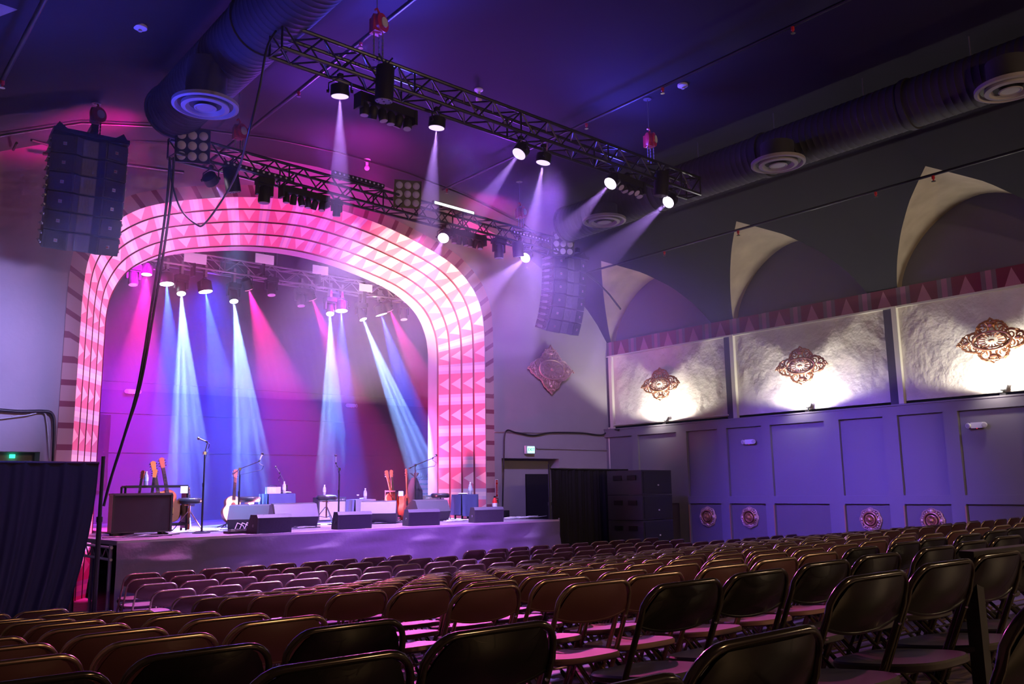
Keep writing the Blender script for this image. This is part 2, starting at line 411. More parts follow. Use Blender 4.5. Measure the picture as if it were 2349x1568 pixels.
# painted border on the right wall
def uvstrip(name, m, quads, uvs, kind='structure'):
    me = bpy.data.meshes.new(name); vs = [p for q in quads for p in q]; me.from_pydata([tuple(v) for v in vs], [], [tuple(range(i*4, i*4+4)) for i in range(len(quads))])
    me.materials.append(m); ul = me.uv_layers.new(name='UVMap')
    for i, q in enumerate(uvs):
        for j, u in enumerate(q): ul.data[i*4+j].uv = u
    o = bpy.data.objects.new(name, me); C.objects.link(o); o['kind'] = kind; return o
Y0 = 15.25+.28*.79
xb = XR-.03
mbp = [[V((xb, -3.5, 5.14)), V((xb, YF, 5.14)), V((xb, YF, 5.51)), V((xb, -3.5, 5.51))], [V((xb, -3.5, 5.51)), V((xb, YF, 5.51)), V((xb+.27, YF, 5.52)), V((xb+.27, -3.5, 5.52))]]
ua, ub = (Y0+.28*.79-(-3.5))/.79, (Y0+.28*.79-YF)/.79
uvstrip('trim_border', M_border, mbp, [[(ua, 0), (ub, 0), (ub, 1), (ua, 1)], [(ua, 1), (ub, 1), (ub, 1), (ua, 1)]])
mb = MB(); mb.box((XR-.03, 6.2, 5.13), (.08, 19.6, .035)); struct('trim_21', mb, M_cream)
# pilaster strips with pale edge
k = 22
for Y in (15.93, 12.08, 8.24, 4.4, .55):
    mb = MB(); mb.box((XR-.02, Y+.07, 4.16), (.05, .16, 1.96)); struct('trim_%d' % k, mb, M_navy); k += 1
    mb = MB(); mb.box((XR-.04, Y-.08, 4.16), (.09, .10, 1.96)); struct('trim_%d' % k, mb, M_cream); k += 1
# lower panelled wall
XP = 16.3
mb = MB(); mb.box((XP+.2, 6.2, 1.58), (.4, 19.8, 3.16)); struct('wall_right_panelled', mb, M_panel)
pe = [16.0, 14.85, 13.32, 12.17, 11.03, 9.42, 8.21, 7.09, 5.6, 4.3, 3.0, 1.6]
pr = [15.05, 13.62, 12.42, 11.25, 9.75, 8.5, 7.35, 5.95, 4.6, 3.3, 1.9]
mb = MB()
for z0, z1 in ((3.02, 3.22), (1.36, 1.52), (0, .12)): mb.box((XP-.03, 6.2, (z0+z1)/2), (.072, 19.6, z1-z0))
for a, b in zip(pr, pe[1:]): mb.box((XP-.03, (a+b)/2, 1.58), (.07, a-b, 3.1))
mb.box((XP+.07, 6.2, 3.215), (.3, 19.6, .03))
struct('trim_rails', mb, M_panel)
k = 40
for j, Y in enumerate(pe[1:10]):
    mb = MB(); mb.box((XP-.07, Y+.012, .68), (.012, .022, 1.3)); struct('trim_%d' % k, mb, M_orange); k += 1
for j in range(9):
    a_, b_ = pe[j+1], pr[j+1] if j+1 < len(pr) else pe[j+1]-1
    struct('trim_%d' % (50+j), mbox((XP-.004, (a_+b_)/2, .74), (.012, a_-b_, 1.24)), M_panel2)
# floor: raked parterre
mb = MB()
def flp(u, v):
    X = XL+(XR+.1-XL)*u; Y = -3.6+(22.5+3.6)*v; return V((X, Y, fl(X, Y)))
mb.grid(flp, 40, 90); struct('floor', mb, M_floor, 30)

# front wall with the proscenium cut out
oh = [(4.36, 0), (4.36, 4.6), (4.35, 5.3), (4.28, 5.86), (4.05, 6.35), (3.6, 6.78), (2.98, 7.08), (1.82, 7.42), (.8, 7.59), (0, 7.65)]
ih = [(3.70, 0), (3.70, 4.6), (3.69, 5.05), (3.61, 5.45), (3.38, 5.88), (3.0, 6.2), (2.4, 6.48), (1.3, 6.74), (.6, 6.83), (0, 6.86)]
def dense(h, n=6):
    out = []
    m = len(h)
    for i in range(m-1):
        p0 = V(h[max(i-1, 0)]) if i > 1 else V(h[i]); p1, p2 = V(h[i]), V(h[i+1]); p3 = V(h[min(i+2, m-1)])
        if i == m-2: p3 = V((-h[m-2][0], h[m-2][1]))
        for t in range(n):
            t /= n
            if i == 0: out.append(p1.lerp(p2, t)); continue
            out.append(.5*((2*p1)+(p2-p0)*t+(2*p0-5*p1+4*p2-p3)*t*t+(3*p1-p0-3*p2+p3)*t**3))
    out.append(V(h[-1])); return out
O, I = dense(oh), dense(ih)
def full(L): return [V((XC-p[0], p[1])) for p in L]+[V((XC+p[0], p[1])) for p in reversed(L[:-1])]
OF, IF = full(O), full(I); NP = len(OF)
OB = [V((XC+(p.x-XC)*(4.6/4.36), p.y*(7.88/7.65) if p.y > 4 else p.y*1.0)) for p in OF]
OB = [V((b.x, b.y if p.y <= 4 else p.y+(b.y-p.y))) for b, p in zip(OB, OF)]
mb = MB(); NW = 6
def ctop(X): return Zc(max(XL, min(XR+.1, X)))+.03
# fan from arch outline to the wall outline (polar mapping)
outw = []
for p in OF:
    d = p-V((XC, 3.0)); best = None
    a = math.atan2(d.y, d.x); dx, dy = math.cos(a), math.sin(a); t = .1
    while True:
        q = V((XC+dx*t, 3+dy*t))
        if q.x > XR+.1 or q.x < XL or q.y < 0 or q.y > ctop(q.x): break
        t += .02
    outw.append(V((min(XR+.1, max(XL, q.x)), max(0, q.y))))
DX0, DX1, DZ = 12.83, 14.63, 2.46   # wing doorway on the right, mirrored on the left
def wall_quad(mb, x0, x1, z0, z1, Y): mb.add([(x0, Y, z0), (x1, Y, z0), (x1, Y, z1), (x0, Y, z1)], [(0, 1, 2, 3)])
mb = MB()
# columns of wall strips: for each x column, from arch top (or doorway top or floor) to ceiling
def arch_z(X):
    d = abs(X-XC)
    if d >= 4.36: return None
    for p, q in zip(O, O[1:]):
        if q.x <= d <= p.x and p.x != q.x: return p.y+(q.y-p.y)*(p.x-d)/(p.x-q.x)
    return 7.65
xs = sorted(set([XL, XR+.1, DX0, DX1, 2*XC-DX0, 2*XC-DX1, XC-4.36, XC+4.36]+[XL+i*.12 for i in range(int((XR+.1-XL)/.12)+1)]+[XC+s*p.x for p in O for s in (-1, 1)]))
for a, b in zip(xs, xs[1:]):
    if b-a < 1e-6: continue
    m = (a+b)/2; dm = abs(m-XC)
    if dm < 4.36:
        za, zb = (arch_z(a) or 4.6), (arch_z(b) or 4.6)
        if abs(abs(a-XC)-4.36) < 1e-6: za = 4.6
        if abs(abs(b-XC)-4.36) < 1e-6: zb = 4.6
    elif DX0 < m < DX1 or 2*XC-DX1 < m < 2*XC-DX0: za = zb = DZ
    else: za = zb = 0
    mb.add([(a, YF, za), (b, YF, zb), (b, YF, ctop(b)), (a, YF, ctop(a))], [(0, 1, 2, 3)])
struct('wall_front', mb, M_wall)
# doorway recesses
for s, nm in ((1, 'right'), (-1, 'left')):
    x0, x1 = (DX0, DX1) if s > 0 else (2*XC-DX1, 2*XC-DX0)
    mb = MB(); Yb = YF+.4
    mb.add([(x0, YF, 0), (x0, Yb, 0), (x0, Yb, DZ), (x0, YF, DZ)], [(0, 1, 2, 3)])
    mb.add([(x1, YF, 0), (x1, Yb, 0), (x1, Yb, DZ), (x1, YF, DZ)], [(0, 1, 2, 3)])
    mb.add([(x0, YF, DZ), (x1, YF, DZ), (x1, Yb, DZ), (x0, Yb, DZ)], [(0, 1, 2, 3)])
    mb.add([(x0, Yb, 0), (x1, Yb, 0), (x1, Yb, DZ), (x0, Yb, DZ)], [(0, 1, 2, 3)])
    struct('wall_recess_'+nm, mb, M_wall)
d = struct('door_1', mbox((14.32, 16.37, 1.05), (.9, .05, 2.1)), M_drape)
# stepped splayed arch bands
NB = 4
def ring(t):
    return [V((OF[i].x+(IF[i].x-OF[i].x)*t, YF+t*1.0, OF[i].y+(IF[i].y-OF[i].y)*t)) for i in range(NP)]
arc = [0]
for i in range(1, NP): arc.append(arc[-1]+(OF[i]-OF[i-1]).length)
mid = arc[-1]/2
for b_ in range(NB):
    ta, tb = b_/NB, (b_+1)/NB-.035
    A = ring(ta); B = ring(tb); B2 = [V((p.x, p.y+.09, p.z)) for p in B]; A2 = ring((b_+1)/NB)
    quads = []; uvs = []
    for i in range(NP-1):
        quads.append([A[i], A[i+1], B[i+1], B[i]]); u0_, u1_ = (arc[i]-mid)/.73+.28, (arc[i+1]-mid)/.73+.28
        uvs.append([(u0_, 0), (u1_, 0), (u1_, 1), (u0_, 1)])
    uvstrip('trim_arch_band_%d' % (b_+1), M_band, quads, uvs)
    mb = MB()
    for i in range(NP-1): mb.add([B[i], B[i+1], B2[i+1], B2[i]], [(0, 1, 2, 3)]); mb.add([B2[i], B2[i+1], A2[i+1], A2[i]], [(0, 1, 2, 3)])
    struct('trim_arch_groove_%d' % (b_+1), mb, mat('groove_shade', (.3, .06, .09), .8))  # shade in the step returns put into a darker magenta colour
E1 = ring(1)
mb = MB()
for i in range(NP-1): mb.add([E1[i], E1[i+1], V(E1[i+1])+V((0, .38, 0)), V(E1[i])+V((0, .38, 0))], [(0, 1, 2, 3)])
struct('trim_arch_reveal', mb, mat('reveal_paint', (.42, .32, .38), .75, noise=(2, .15)))
quads = []; uvs = []
for i in range(NP-1):
    a, b, c2, d2 = OF[i], OF[i+1], OB[i+1], OB[i]
    quads.append([V((p.x, YF-.025, p.y)) for p in (a, b, c2, d2)]); u0_, u1_ = (arc[i]-mid)/.36, (arc[i+1]-mid)/.36
    uvs.append([(u0_, 0), (u1_, 0), (u1_, 1), (u0_, 1)])
uvstrip('trim_arch_border', M_block, quads, uvs)
# stage house
SB = 21.3
struct('wall_stage_back', mbox((8, SB+.05, 4.2), (15.8, .1, 8.4)), M_back)
struct('wall_stage_left', mbox((.3, 19.3, 4.2), (.1, 4, 8.4)), M_back)
struct('wall_stage_right', mbox((15.7, 19.3, 4.2), (.1, 4, 8.4)), M_back)
struct('wall_stage_header', mbox((8, 17.42, 7.75), (10.2, .06, 1.75)), M_back)
struct('ceiling_stage', mbox((8, 19.3, 8.45), (15.6, 4, .1)), mat('stage_ceiling', (.03, .03, .04), .9))
for k, z in ((70, 3.62), (71, 4.35), (72, 2.72)):
    struct('trim_%d' % k, mbox((8, SB-.01, z), (14, .025, .03)), mat('seam_dark', (.05, .045, .06), .8))

# ---------------------------------------------------------------- stage platform
DK = 1.12; SXL, SXR, SYL, SYR = 3.62, 12.22, 13.0, 13.42
t = thing('stage_platform', 'wide black stage deck with rolled cables, standing in front of the arch', 'stage', (0, 0, 0))
mb = MB(); mb.prism([(SXL, SYL), (SXR, SYR), (12.3, YF+.0), (11.6, YF), (11.6, SB), (4.4, SB), (4.4, YF), (3.45, YF)], 'z', DK-.06, DK)
obj('deck', mb, M_deck, t)
mb = MB(); mb.prism([(SXL-.01, SYL-.015), (SXR+.01, SYR-.015), (SXR+.01, SYR+.03), (SXL-.01, SYL+.03)], 'z', DK-.05, DK+.005); obj('nosing', mb, mat('nosing_pale', (.6, .5, .5), .4), t)
mb = MB()
for Y in (13.1, 14.0, 15.0, 15.9):
    mb.tube([(3.56, Y, 0), (3.56, Y, DK-.06)], .025)
mb.tube([(3.56, 13.05, DK-.09), (3.5, 15.95, DK-.09)], .02); mb.tube([(3.56, 13.05, DK-.25), (3.5, 15.95, DK-.25)], .02)
for i in range(16): mb.tube([(3.55, 13.1+i*.18, DK-.09 if i % 2 else DK-.25), (3.55, 13.1+(i+1)*.18, DK-.25 if i % 2 else DK-.09)], .009, 5)
obj('leg_frame', mb, M_steel, t)
def skirt_pt(u, v):
    X = SXL-.02+(SXR+.03-SXL)*u; Yb = SYL+(SYR-SYL)*u-.03; z = (DK-.03)*(1-v)
    fld = .035*math.sin(u*46+v*6+2*math.sin(u*8))+.016*math.sin(u*19+v*5)+.05*math.exp(-((v-.22-.04*math.sin(u*9))/.05)**2)*math.sin(u*23)
    dg = .09*math.exp(-((u-.93+.05*(v))/.03)**2)*v+.06*math.sin((u*11-v*1.6)*3.2)*v*math.exp(-u*7)
    return V((X+.02*v*math.sin(u*30), Yb-(fld*v**.5+dg)-.05*v, max(z, .005)))
mb = MB(); mb.grid(skirt_pt, 260, 26)
def skirt_side(u, v):
    return V((SXL-.02+.02*math.sin(u*20)*v, SYL-.03+.75*u, (DK-.03)*(1-v)+.004))
obj('skirt', mb, M_skirt, t, 60)
mb = MB(); mb.grid(lambda u, v: V((SXR+.01+.02*math.sin(u*25)*v, SYR-.03+2.5*u, (DK-.03)*(1-v)+.004)), 60, 6); obj('skirt_end', mb, M_skirt, t, 60)

# ---------------------------------------------------------------- pipe and drape
def drape(name, label, x0, y0, x1, y1, zt, zb, m, folds, flare=0, poles=((0, 1), (1, 1))):
    t = thing(name, label, 'curtain', (0, 0, 0))
    L = math.hypot(x1-x0, y1-y0); dx, dy = (x1-x0)/L, (y1-y0)/L
    def fn(u, v):
        s = u*L-(flare*v*v if u > .97 else flare*v*v*u); a = .035*math.sin(u*folds+1.3*math.sin(u*7))+.018*math.sin(u*folds*2.3+1)+.01*math.sin(u*folds*.37)
        a *= (.35+.75*v)
        return V((x0+dx*s+dy*a, y0+dy*s-dx*a, zt+(zb-zt)*v))
    mb = MB(); mb.grid(fn, 240, 14); obj('cloth', mb, m, t, 60)
    mb = MB(); mb.tube([(x0, y0, zt-.01), (x1, y1, zt-.01)], .02); obj('top_rail', mb, M_blackmetal, t)
    for u, on in poles:
        if on:
            mb = MB(); px, py = x0+dx*(u*L+.05*(1 if u else -1)), y0+dy*(u*L+.05*(1 if u else -1))
            mb.tube([(px, py, zb-.02), (px, py, 1.45)], .032, 10); mb.tube([(px, py, 1.4), (px, py, zt+.08)], .024, 10); mb.lathe([(.2, 0), (.2, .012), (.04, .03)], (px, py, zb-.02), n=16)
            mb.tube([(px, py, 1.40), (px, py, 1.47)], .04, 10)
            obj('pole', mb, mat('pole_black', (.05, .05, .06), .35, .6), t)
    return t
drape('pipe_drape', 'dark blue velour drape on a black pole, standing beside the near end of the stage', .6, 12.45, 3.2, 12.55, 2.18, .03, mat('velour_navy', (.02, .022, .05), .85), 62, .35, ((1, 1),))
drape('pipe_drape', 'black velour drape running from the far stage corner to the subwoofer stack', 12.33, 13.75, 15.3, 14.35, 2.16, .02, M_drape, 70, 0, ((0, 1),))
mb = MB(); mb.tube([(12.31, 13.5, .02), (12.31, 13.5, 1.15)], .022); tag(obj('curtain_pole', mb, M_chrome), 'thin bright metal pole standing at the far front corner of the stage', 'pole')
def hang_pt(u, v):
    return V((4.34+.62*u, SB-.12-.05*math.sin(u*16), 3.5-1.5*v-.06*math.sin(u*3)))
mb = MB(); mb.grid(lambda u, v: V((4.6+1.0*u, 21.22-.04*math.sin(u*19)-.02*math.sin(v*9), 3.55-1.7*v)), 60, 8)
tag(obj('hanging_cloth', mb, M_drape, None, 60), 'black cloth hung over the rear stage wall beside the pink arch jamb', 'cloth')

# subwoofer stack: four boxes
def sub_mesh(parent):
    pass
def make_sub():
    t = thing('subwoofer', '', 'speaker')
    mb = MB(); mb.box((0, .45, .26), (1.15, .9, .515)); b = obj('cabinet', mb, M_speaker, t)
    mb = MB(); mb.box((.0, -.008, .26), (1.06, .02, .45)); obj('grille', mb, M_grille, t)
    mb = MB(); mb.box((-.585, .25, .36), (.02, .22, .10)); mb.box((-.585, .62, .36), (.02, .22, .10)); obj('side_handle', mb, M_blackplastic, t)
    mb = MB(); mb.box((0.02, -.022, .2), (.05, .006, .03)); obj('badge', mb, M_white, t)
    return t
s0 = make_sub(); sp_ = (14.55, 12.8)
labs = ['black subwoofer, bottom box of the stack against the panelled wall', 'black subwoofer, second box up in the stack by the panelled wall', 'black subwoofer, third box up in the stack by the panelled wall', 'black subwoofer, topmost box of the stack by the panelled wall']
for i in range(4):
    o = s0 if i == 0 else dup(s0)
    o.location = (sp_[0], sp_[1], .002+i*.528); o.rotation_euler = (0, 0, math.radians(8)); o['label'] = labs[i]; o['group'] = 'subwoofers stacked at the side wall'

# ---------------------------------------------------------------- line arrays
def make_array_box():
    t = thing('line_array_speaker', '', 'speaker')
    # front face is a shallow V: two woofer panels and a pale waveguide in the middle
    poly = [(-.53, .38), (-.53, .02), (-.2, -.07), (-.11, .0), (-.07, .0), (.07, .0), (.11, .0), (.2, -.07), (.53, .02), (.53, .38)]
    mb = MB(); mb.prism(poly, 'z', -.135, .135); obj('cabinet', mb, M_speaker, t)
    mb = MB()
    for s in (-1, 1):
        q = Matrix.Rotation(s*math.atan2(.09, .33), 3, 'Z'); mb.box((s*.365, -.034, 0), (.29, .015, .235), q)
    obj('woofer_grille', mb, M_grille, t)
    mb = MB(); mb.box((0, .002, 0), (.2, .012, .245))
    for i in range(7): mb.box((-.06+.02*i, -.006, .03*((-1)**i)), (.006, .01, .13))
    obj('waveguide', mb, M_greygr, t)
    mb = MB()
    for s in (-1, 1):
        for z in (-.07, .07): mb.box((s*.545, .2, z), (.03, .16, .05)); mb.tube([(s*.545, .06, z), (s*.56, .34, z)], .012, 6)
    obj('rigging_plate', mb, M_steel, t)
    for s in (-1, 1):
        q = Matrix.Rotation(s*math.atan2(.09, .33), 3, 'Z')
        mb = MB(); mb.box((s*.36, -.044, 0), (.05, .006, .05), q); lg = obj('badge', mb, mat('badge_silver', (.5, .5, .55), .3, .6), t)
        tx = text_mb('JBL', .026); m_ = Matrix.Translation((s*.36, -.05, 0)) @ q.to_4x4() @ Matrix.Rotation(PI/2, 4, 'X')
        mb = MB(); mb.merge(tx, m_); obj('lettering', mb, M_red, lg)
    return t
arr0 = make_array_box(); first = True
def line_array(cx, cy, ztop, side, yaw, n=6, tilt0=0):
    global first
    ang = 0; z = ztop; y = cy; tilts = [2, 4, 7, 11, 16, 22]
    names = ['topmost', 'second from the top', 'third from the top', 'third from the bottom', 'second from the bottom', 'lowest']
    Rz = Matrix.Rotation(yaw, 3, 'Z'); off = V((0, 0, 0))
    for i in range(n):
        a = math.radians(tilts[i]+tilt0)
        dwn = V((0, math.sin(a), -math.cos(a)))*.29
        c = off+dwn*.5; off = off+dwn
        o = arr0 if first else dup(arr0); first = False
        p = Rz @ c
        o.location = (cx+p.x, cy+p.y, ztop+p.z); o.rotation_euler = (Matrix.Rotation(yaw, 3, 'Z') @ Matrix.Rotation(a, 3, 'X')).to_euler()
        o['label'] = 'black line array box, %s in the curved hang %s' % (names[i], side); o['group'] = 'line array boxes in the two hangs'
    t = thing('rigging_frame', 'black flying frame carrying the speaker hang %s' % side, 'frame', (cx, cy, ztop), yaw)
    mb = MB(); mb.box((0, .18, .05), (1.06, .5, .07)); mb.box((0, .15, .12), (.1, .75, .1)); mb.prism([(-.52, .08), (-.3, .08), (-.45, .2)], 'y', .0, .06); mb.prism([(.52, .08), (.3, .08), (.45, .2)], 'y', .0, .06)
    obj('beam', mb, M_blackmetal, t)
AL = at(203, 325, 13.9); AR = at(1303, 592, 13.9)
line_array(AL.x+.02, AL.y-.1, AL.z, 'above the navy drape', math.radians(-4), tilt0=1)
line_array(AR.x, AR.y-.1, AR.z, 'before the wing doorway', math.radians(4), tilt0=0)

# ---------------------------------------------------------------- trusses
def truss(name, label, a, b, size, step, m, cat='truss'):
    a, b = V(a), V(b); L = (b-a).length; d = (b-a).normalized(); sd = d.cross(V((0, 0, 1))).normalized(); up = V((0, 0, 1)); h = size/2
    t = thing(name, label, cat, (0, 0, 0))
    cs = [(-h, -h), (-h, h), (h, -h), (h, h)]
    for s_, u_ in cs:
        mb = MB(); mb.tube([a+sd*s_+up*u_, b+sd*s_+up*u_], .025, 8); obj('chord', mb, m, t)
    n = max(2, int(round(L/step))); mb = MB()
    def pt(k, s_, u_): return a+d*(L*k/n)+sd*s_+up*u_
    for k in range(n):
        for s_ in (-h, h):
            mb.tube([pt(k, s_, -h if k % 2 else h), pt(k+1, s_, h if k % 2 else -h)], .0125, 5)
        for u_ in (-h, h):
            mb.tube([pt(k, -h if k % 2 else h, u_), pt(k+1, h if k % 2 else -h, u_)], .0125, 5)
    for k in list(range(0, n+1, 7))+[n]:
        for p, q in ((0, 1), (1, 3), (3, 2), (2, 0)): mb.tube([pt(k, *cs[p]), pt(k, *cs[q])], .014, 5)
    obj('bracing', mb, m, t); return t
M_truss = mat('truss_black', (.03, .03, .034), .3, .6)
T1a, T1b = atz(633, 92, 6.92), atz(1590, 432, 6.92)
T2a, T2b = atz(395, 335, 6.9), atz(1305, 575, 6.9)
truss('lighting_truss', 'near black box truss crossing the hall above the seats', T1a, T1b, .3, .27, M_truss)
truss('lighting_truss', 'black box truss hung just before the painted arch', T2a, T2b, .3, .27, M_truss)
T3a, T3b = at(255, 565, 18.0), at(1010, 695, 18.0)
T3z = (T3a.z+T3b.z)/2
T3a = V((4.35, 18.0, 6.58)); T3b = V((11.75, 18.0, 6.50))
t = truss('lighting_truss', 'grey box truss over the stage carrying the bright beams', T3a, T3b, .3, .36, M_steel)
for k_ in (.08, .5, .92):
    q = T3a.lerp(T3b, k_); mb = MB(); mb.tube([q+V((0, 0, -.1)), V((q.x, q.y, 8.42))], .008, 5); obj('hanging_rope', mb, M_steel, t)
def on1(x, dz=0): # point on truss 1 below pixel column x
    best = min((T1a.lerp(T1b, k/200) for k in range(201)), key=lambda p: abs(px(p)-x)); return best+V((0, 0, dz))
def px(p):
    v = p-V((0, 0, EYE)); return 1174.5+FPX*v.dot(R_)/v.dot(f_)
def py(p):
    v = p-V((0, 0, EYE)); return 784-FPX*v.dot(U_)/v.dot(f_)
def on(A, B, x, dz=0):
    p = min((A.lerp(B, k/400) for k in range(401)), key=lambda p: abs(px(p)-x)); return p+V((0, 0, dz))

# chain hoists
hn = [0]
def hoist(x, y, z, zc, label, zb=None):
    t = thing('chain_hoist', label, 'hoist', (x, y, z))
    mb = MB(); mb.lathe([(.09, -.07), (.13, -.05), (.13, .05), (.09, .07)], (0, 0, 0), (1, -.5, 0), 20); mb.box((0, 0, -.02), (.14, .14, .2)); obj('body', mb, M_red, t, 40)
    mb = MB(); mb.lathe([(.07, 0), (.07, .01)], (.0, 0, 0), (.5, -1, 0), 16); 
    q = V((.4, -.9, 0)).normalized(); mb = MB(); mb.lathe([(.065, 0), (.065, .012)], q*.115, q, 18); obj('name_plate', mb, M_cream, t)
    mb = MB(); mb.lathe([(.10, 0), (.12, .03), (.12, .10)], (0, 0, 0), q, 18); obj('gear_cover', mb, M_red, t, 40)
    mb = MB(); mb.tube([(0, 0, .12), (.03, 0, .17), (0, 0, .22), (-.03, 0, .19)], .016, 6); obj('top_hook', mb, M_red, t)
    mb = MB(); mb.tube([(0, 0, .2), (0, 0, zc-z)], .007, 5); mb.lathe([(.07, zc-z-.015), (.07, zc-z-.003)], n=12); obj('hanging_cable', mb, M_steel, t)
    mb = MB()
    zb_ = (zb if zb is not None else z-.45)-z
    for ox, oy in ((-.04, 0), (.05, .02), (.07, -.03)):
        k_ = int(-zb_/.035)
        for i in range(k_): mb.box((ox, oy, -.1-i*(-zb_-.1)/k_), (.022 if i % 2 else .009, .009 if i % 2 else .022, .032))
    obj('chain', mb, M_steel, t)
P = on(T1a, T1b, 862); hoist(P.x, P.y, 7.62, Zc(P.x)-.0, 'red chain hoist holding up the near truss close to the long duct', 7.1)
P = on(T1a, T1b, 1492); hoist(P.x, P.y, 7.5, Zc(P.x), 'red chain hoist above the outer end of the near truss', 7.1)
P = on(T2a, T2b, 545); hoist(P.x, P.y, 7.42, Zc(P.x), 'red chain hoist at the duct end of the arch truss', 7.08)
P = on(T2a, T2b, 1193); hoist(P.x, P.y, 7.45, Zc(P.x), 'red chain hoist near the outer end of the arch truss', 7.08)
hoist(AL.x+.1, AL.y+.1, 7.58, Zc(AL.x)+.0, 'red chain hoist above the speaker hang over the navy drape', AL.z+.12)
hoist(AR.x+.1, AR.y+.1, 7.2, Zc(AR.x)+.0, 'red chain hoist above the far speaker hang', AR.z+.12)

# ---------------------------------------------------------------- fixtures
def par(P, target, label, glow, col, power, spot, on_=True, r=.115, hang=.2, h=.12, beam=True, gob=False, blend=.25, grp='lamps on the trusses', name='par_can', body=None, soft=.05):
    P = V(P); t = thing(name, label, 'stage light', P, 0, grp)
    c = V((0, 0, -hang)); d = (V(target)-(P+c)).normalized()
    q = V((0, 0, -1)).rotation_difference(d).to_matrix()
    side = d.cross(V((0, 0, 1)))
    side = side.normalized() if side.length > .05 else V((.8, -.6, 0))
    mb = MB(); mb.lathe([(r*.55, -h*.75), (r*.98, -h*.5), (r, h*.5), (r*.93, h*.5)], c, -d, 24)
    mb.v = mb.v; obj('housing', MB().merge(mbl([(r*.5, -h*.8), (r*.98, -h*.55), (r, h*.5), (r*.94, h*.52)], c, d, 24)), body or M_blackmetal, t, 40)
    mb = MB(); mb.tube([c+side*(r+.02), c+side*(r+.02)+V((0, 0, hang*.55)), V((0, 0, -.02)), c-side*(r+.02)+V((0, 0, hang*.55)), c-side*(r+.02)], .01, 6); mb.box((0, 0, -.0), (.06, .06, .05)); obj('yoke', mb, M_blackmetal, t)
    if P.y > 17: mb = MB(); mb.box((0, .02, (6.48-P.z)/2), (.05, .14, abs(6.48-P.z)+.06)); obj('clamp', mb, M_steel, t)
    mb = MB(); 
    for s in (-1, 1): mb.lathe([(.022, 0), (.022, .03)], c+side*(s*(r+.015)), side*s, 10)
    obj('tilt_knob', mb, M_blackplastic, t)
    mb = MB(); mb.merge(mbl([(r*.9, h*.50), (r*.9, h*.53)], c, d, 24)); obj('lens', mb, glow if on_ else M_lens, t)
    if on_ and power:
        l = light('beam', 'SPOT', P+c+d*(h*.53+.02), target, power, col, .015, spot, blend)
        l.parent = t; l.matrix_parent_inverse = Matrix.Identity(4); l.location = c+d*(h*.53+.02)
        if gob: gobo(l)
    return t
def mbl(prof, c, d, n):
    return MB().lathe(prof, c, d, n)
LAV = (.5, .26, 1)
# near truss
n1 = -.17
def par1(x, tx, ty, label, glow=E_lav, power=900, spot=7, col=LAV, hang=.2):
    P = on(T1a, T1b, x, n1); tg = at(tx, ty, P.y+1.0 if ty > 0 else P.y); par(P, tg, label, glow, col, power, spot)
HB = 17000
for x, tx, ty, lb in ((782, 779, 420, 'round LED can pouring a pale violet beam down, first on the near truss'), (1003, 985, 480, 'round LED can with a downward violet beam, beyond the black projector on the near truss'),
                      (1193, 1060, 530, 'tilted LED can aiming its violet beam toward the stage, middle of the near truss'), (1246, 1225, 500, 'round LED can beside the tilted one on the near truss'),
                      (1402, 1270, 560, 'LED can with glowing pink face beside the row of small heads'), (1535, 1350, 620, 'LED can flaring pink white at the outer end of the near truss')):
    P = on(T1a, T1b, x, n1); tg = at(tx, ty, P.y+(.1 if abs(tx-x) < 30 else .05)); par(P, tg, lb, E_lav if x > 1300 else E_soft, LAV, HB*(1 if abs(tx-x) < 30 else .6), 7.5)
for x, tx, ty, lb, pw in ((1018, 975, 640, 'LED can with a white flare under the arch truss, above the amber shoulder', 15000), (1207, 1080, 700, 'LED can throwing a long violet beam down from the arch truss', 22000), (487, 560, 520, 'black LED can under the arch truss beside the floodlight panel', 4000)):
    P = on(T2a, T2b, x, n1); tg = at(tx, ty, P.y+(.6 if x < 600 else -.7)); par(P, tg, lb, E_lav, LAV, pw, 8)

def projector(P, d, label, r=.13, h=.42, disc=True):
    P = V(P); d = V(d).normalized(); t = thing('cylinder_projector', label, 'stage light', P, 0, 'black cylinder lamps')
    obj('housing', mbl([(r*.9, 0), (r, .02), (r, h), (r*.96, h+.005)], V((0, 0, -.02)), d, 28), M_blackplastic, t, 40)
    e = V((0, 0, -.02))+d*(h+.004)
    face = obj('face_plate', mbl([(r*.92, 0), (r*.92, .006)], e, d, 28), M_lens if disc else M_blackplastic, t)
    mb = MB(); a = d.orthogonal().normalized(); b = d.cross(a)
    for k in range(6): mb.merge(mbl([(.008, 0), (.008, .012)], e+(a*math.cos(k*PI/3)+b*math.sin(k*PI/3))*r*.75, d, 8))
    mb.merge(mbl([(.015, 0), (.015, .012)], e, d, 8)); obj('bolt', mb, M_blackmetal, face)
    mb = MB(); mb.tube([(-.1, 0, .12), (0, 0, -.02), (.1, 0, .12)], .012, 6); obj('bracket', mb, M_blackmetal, t)
P = on(T1a, T1b, 862); projector(P+V((0, -.22, .06)), (0.02, .10, -1), 'black cylinder lamp with pale bolted face on the near truss', .115, .44)
P = on(T1a, T1b, 1497); projector(P+V((0, -.2, .0)), (0, .12, -1), 'black cylinder lamp beside the flaring outer can', .12, .4, False)
P = on(T2a, T2b, 522); projector(P+V((0, -.1, -.12)), (.25, .12, -1), 'black cylinder lamp with pale bolted face under the arch truss', .115, .38)
P = on(T2a, T2b, 1180); projector(P+V((0, -.1, -.12)), (.2, .12, -1), 'black cylinder lamp beside the long beam of the arch truss', .115, .3)

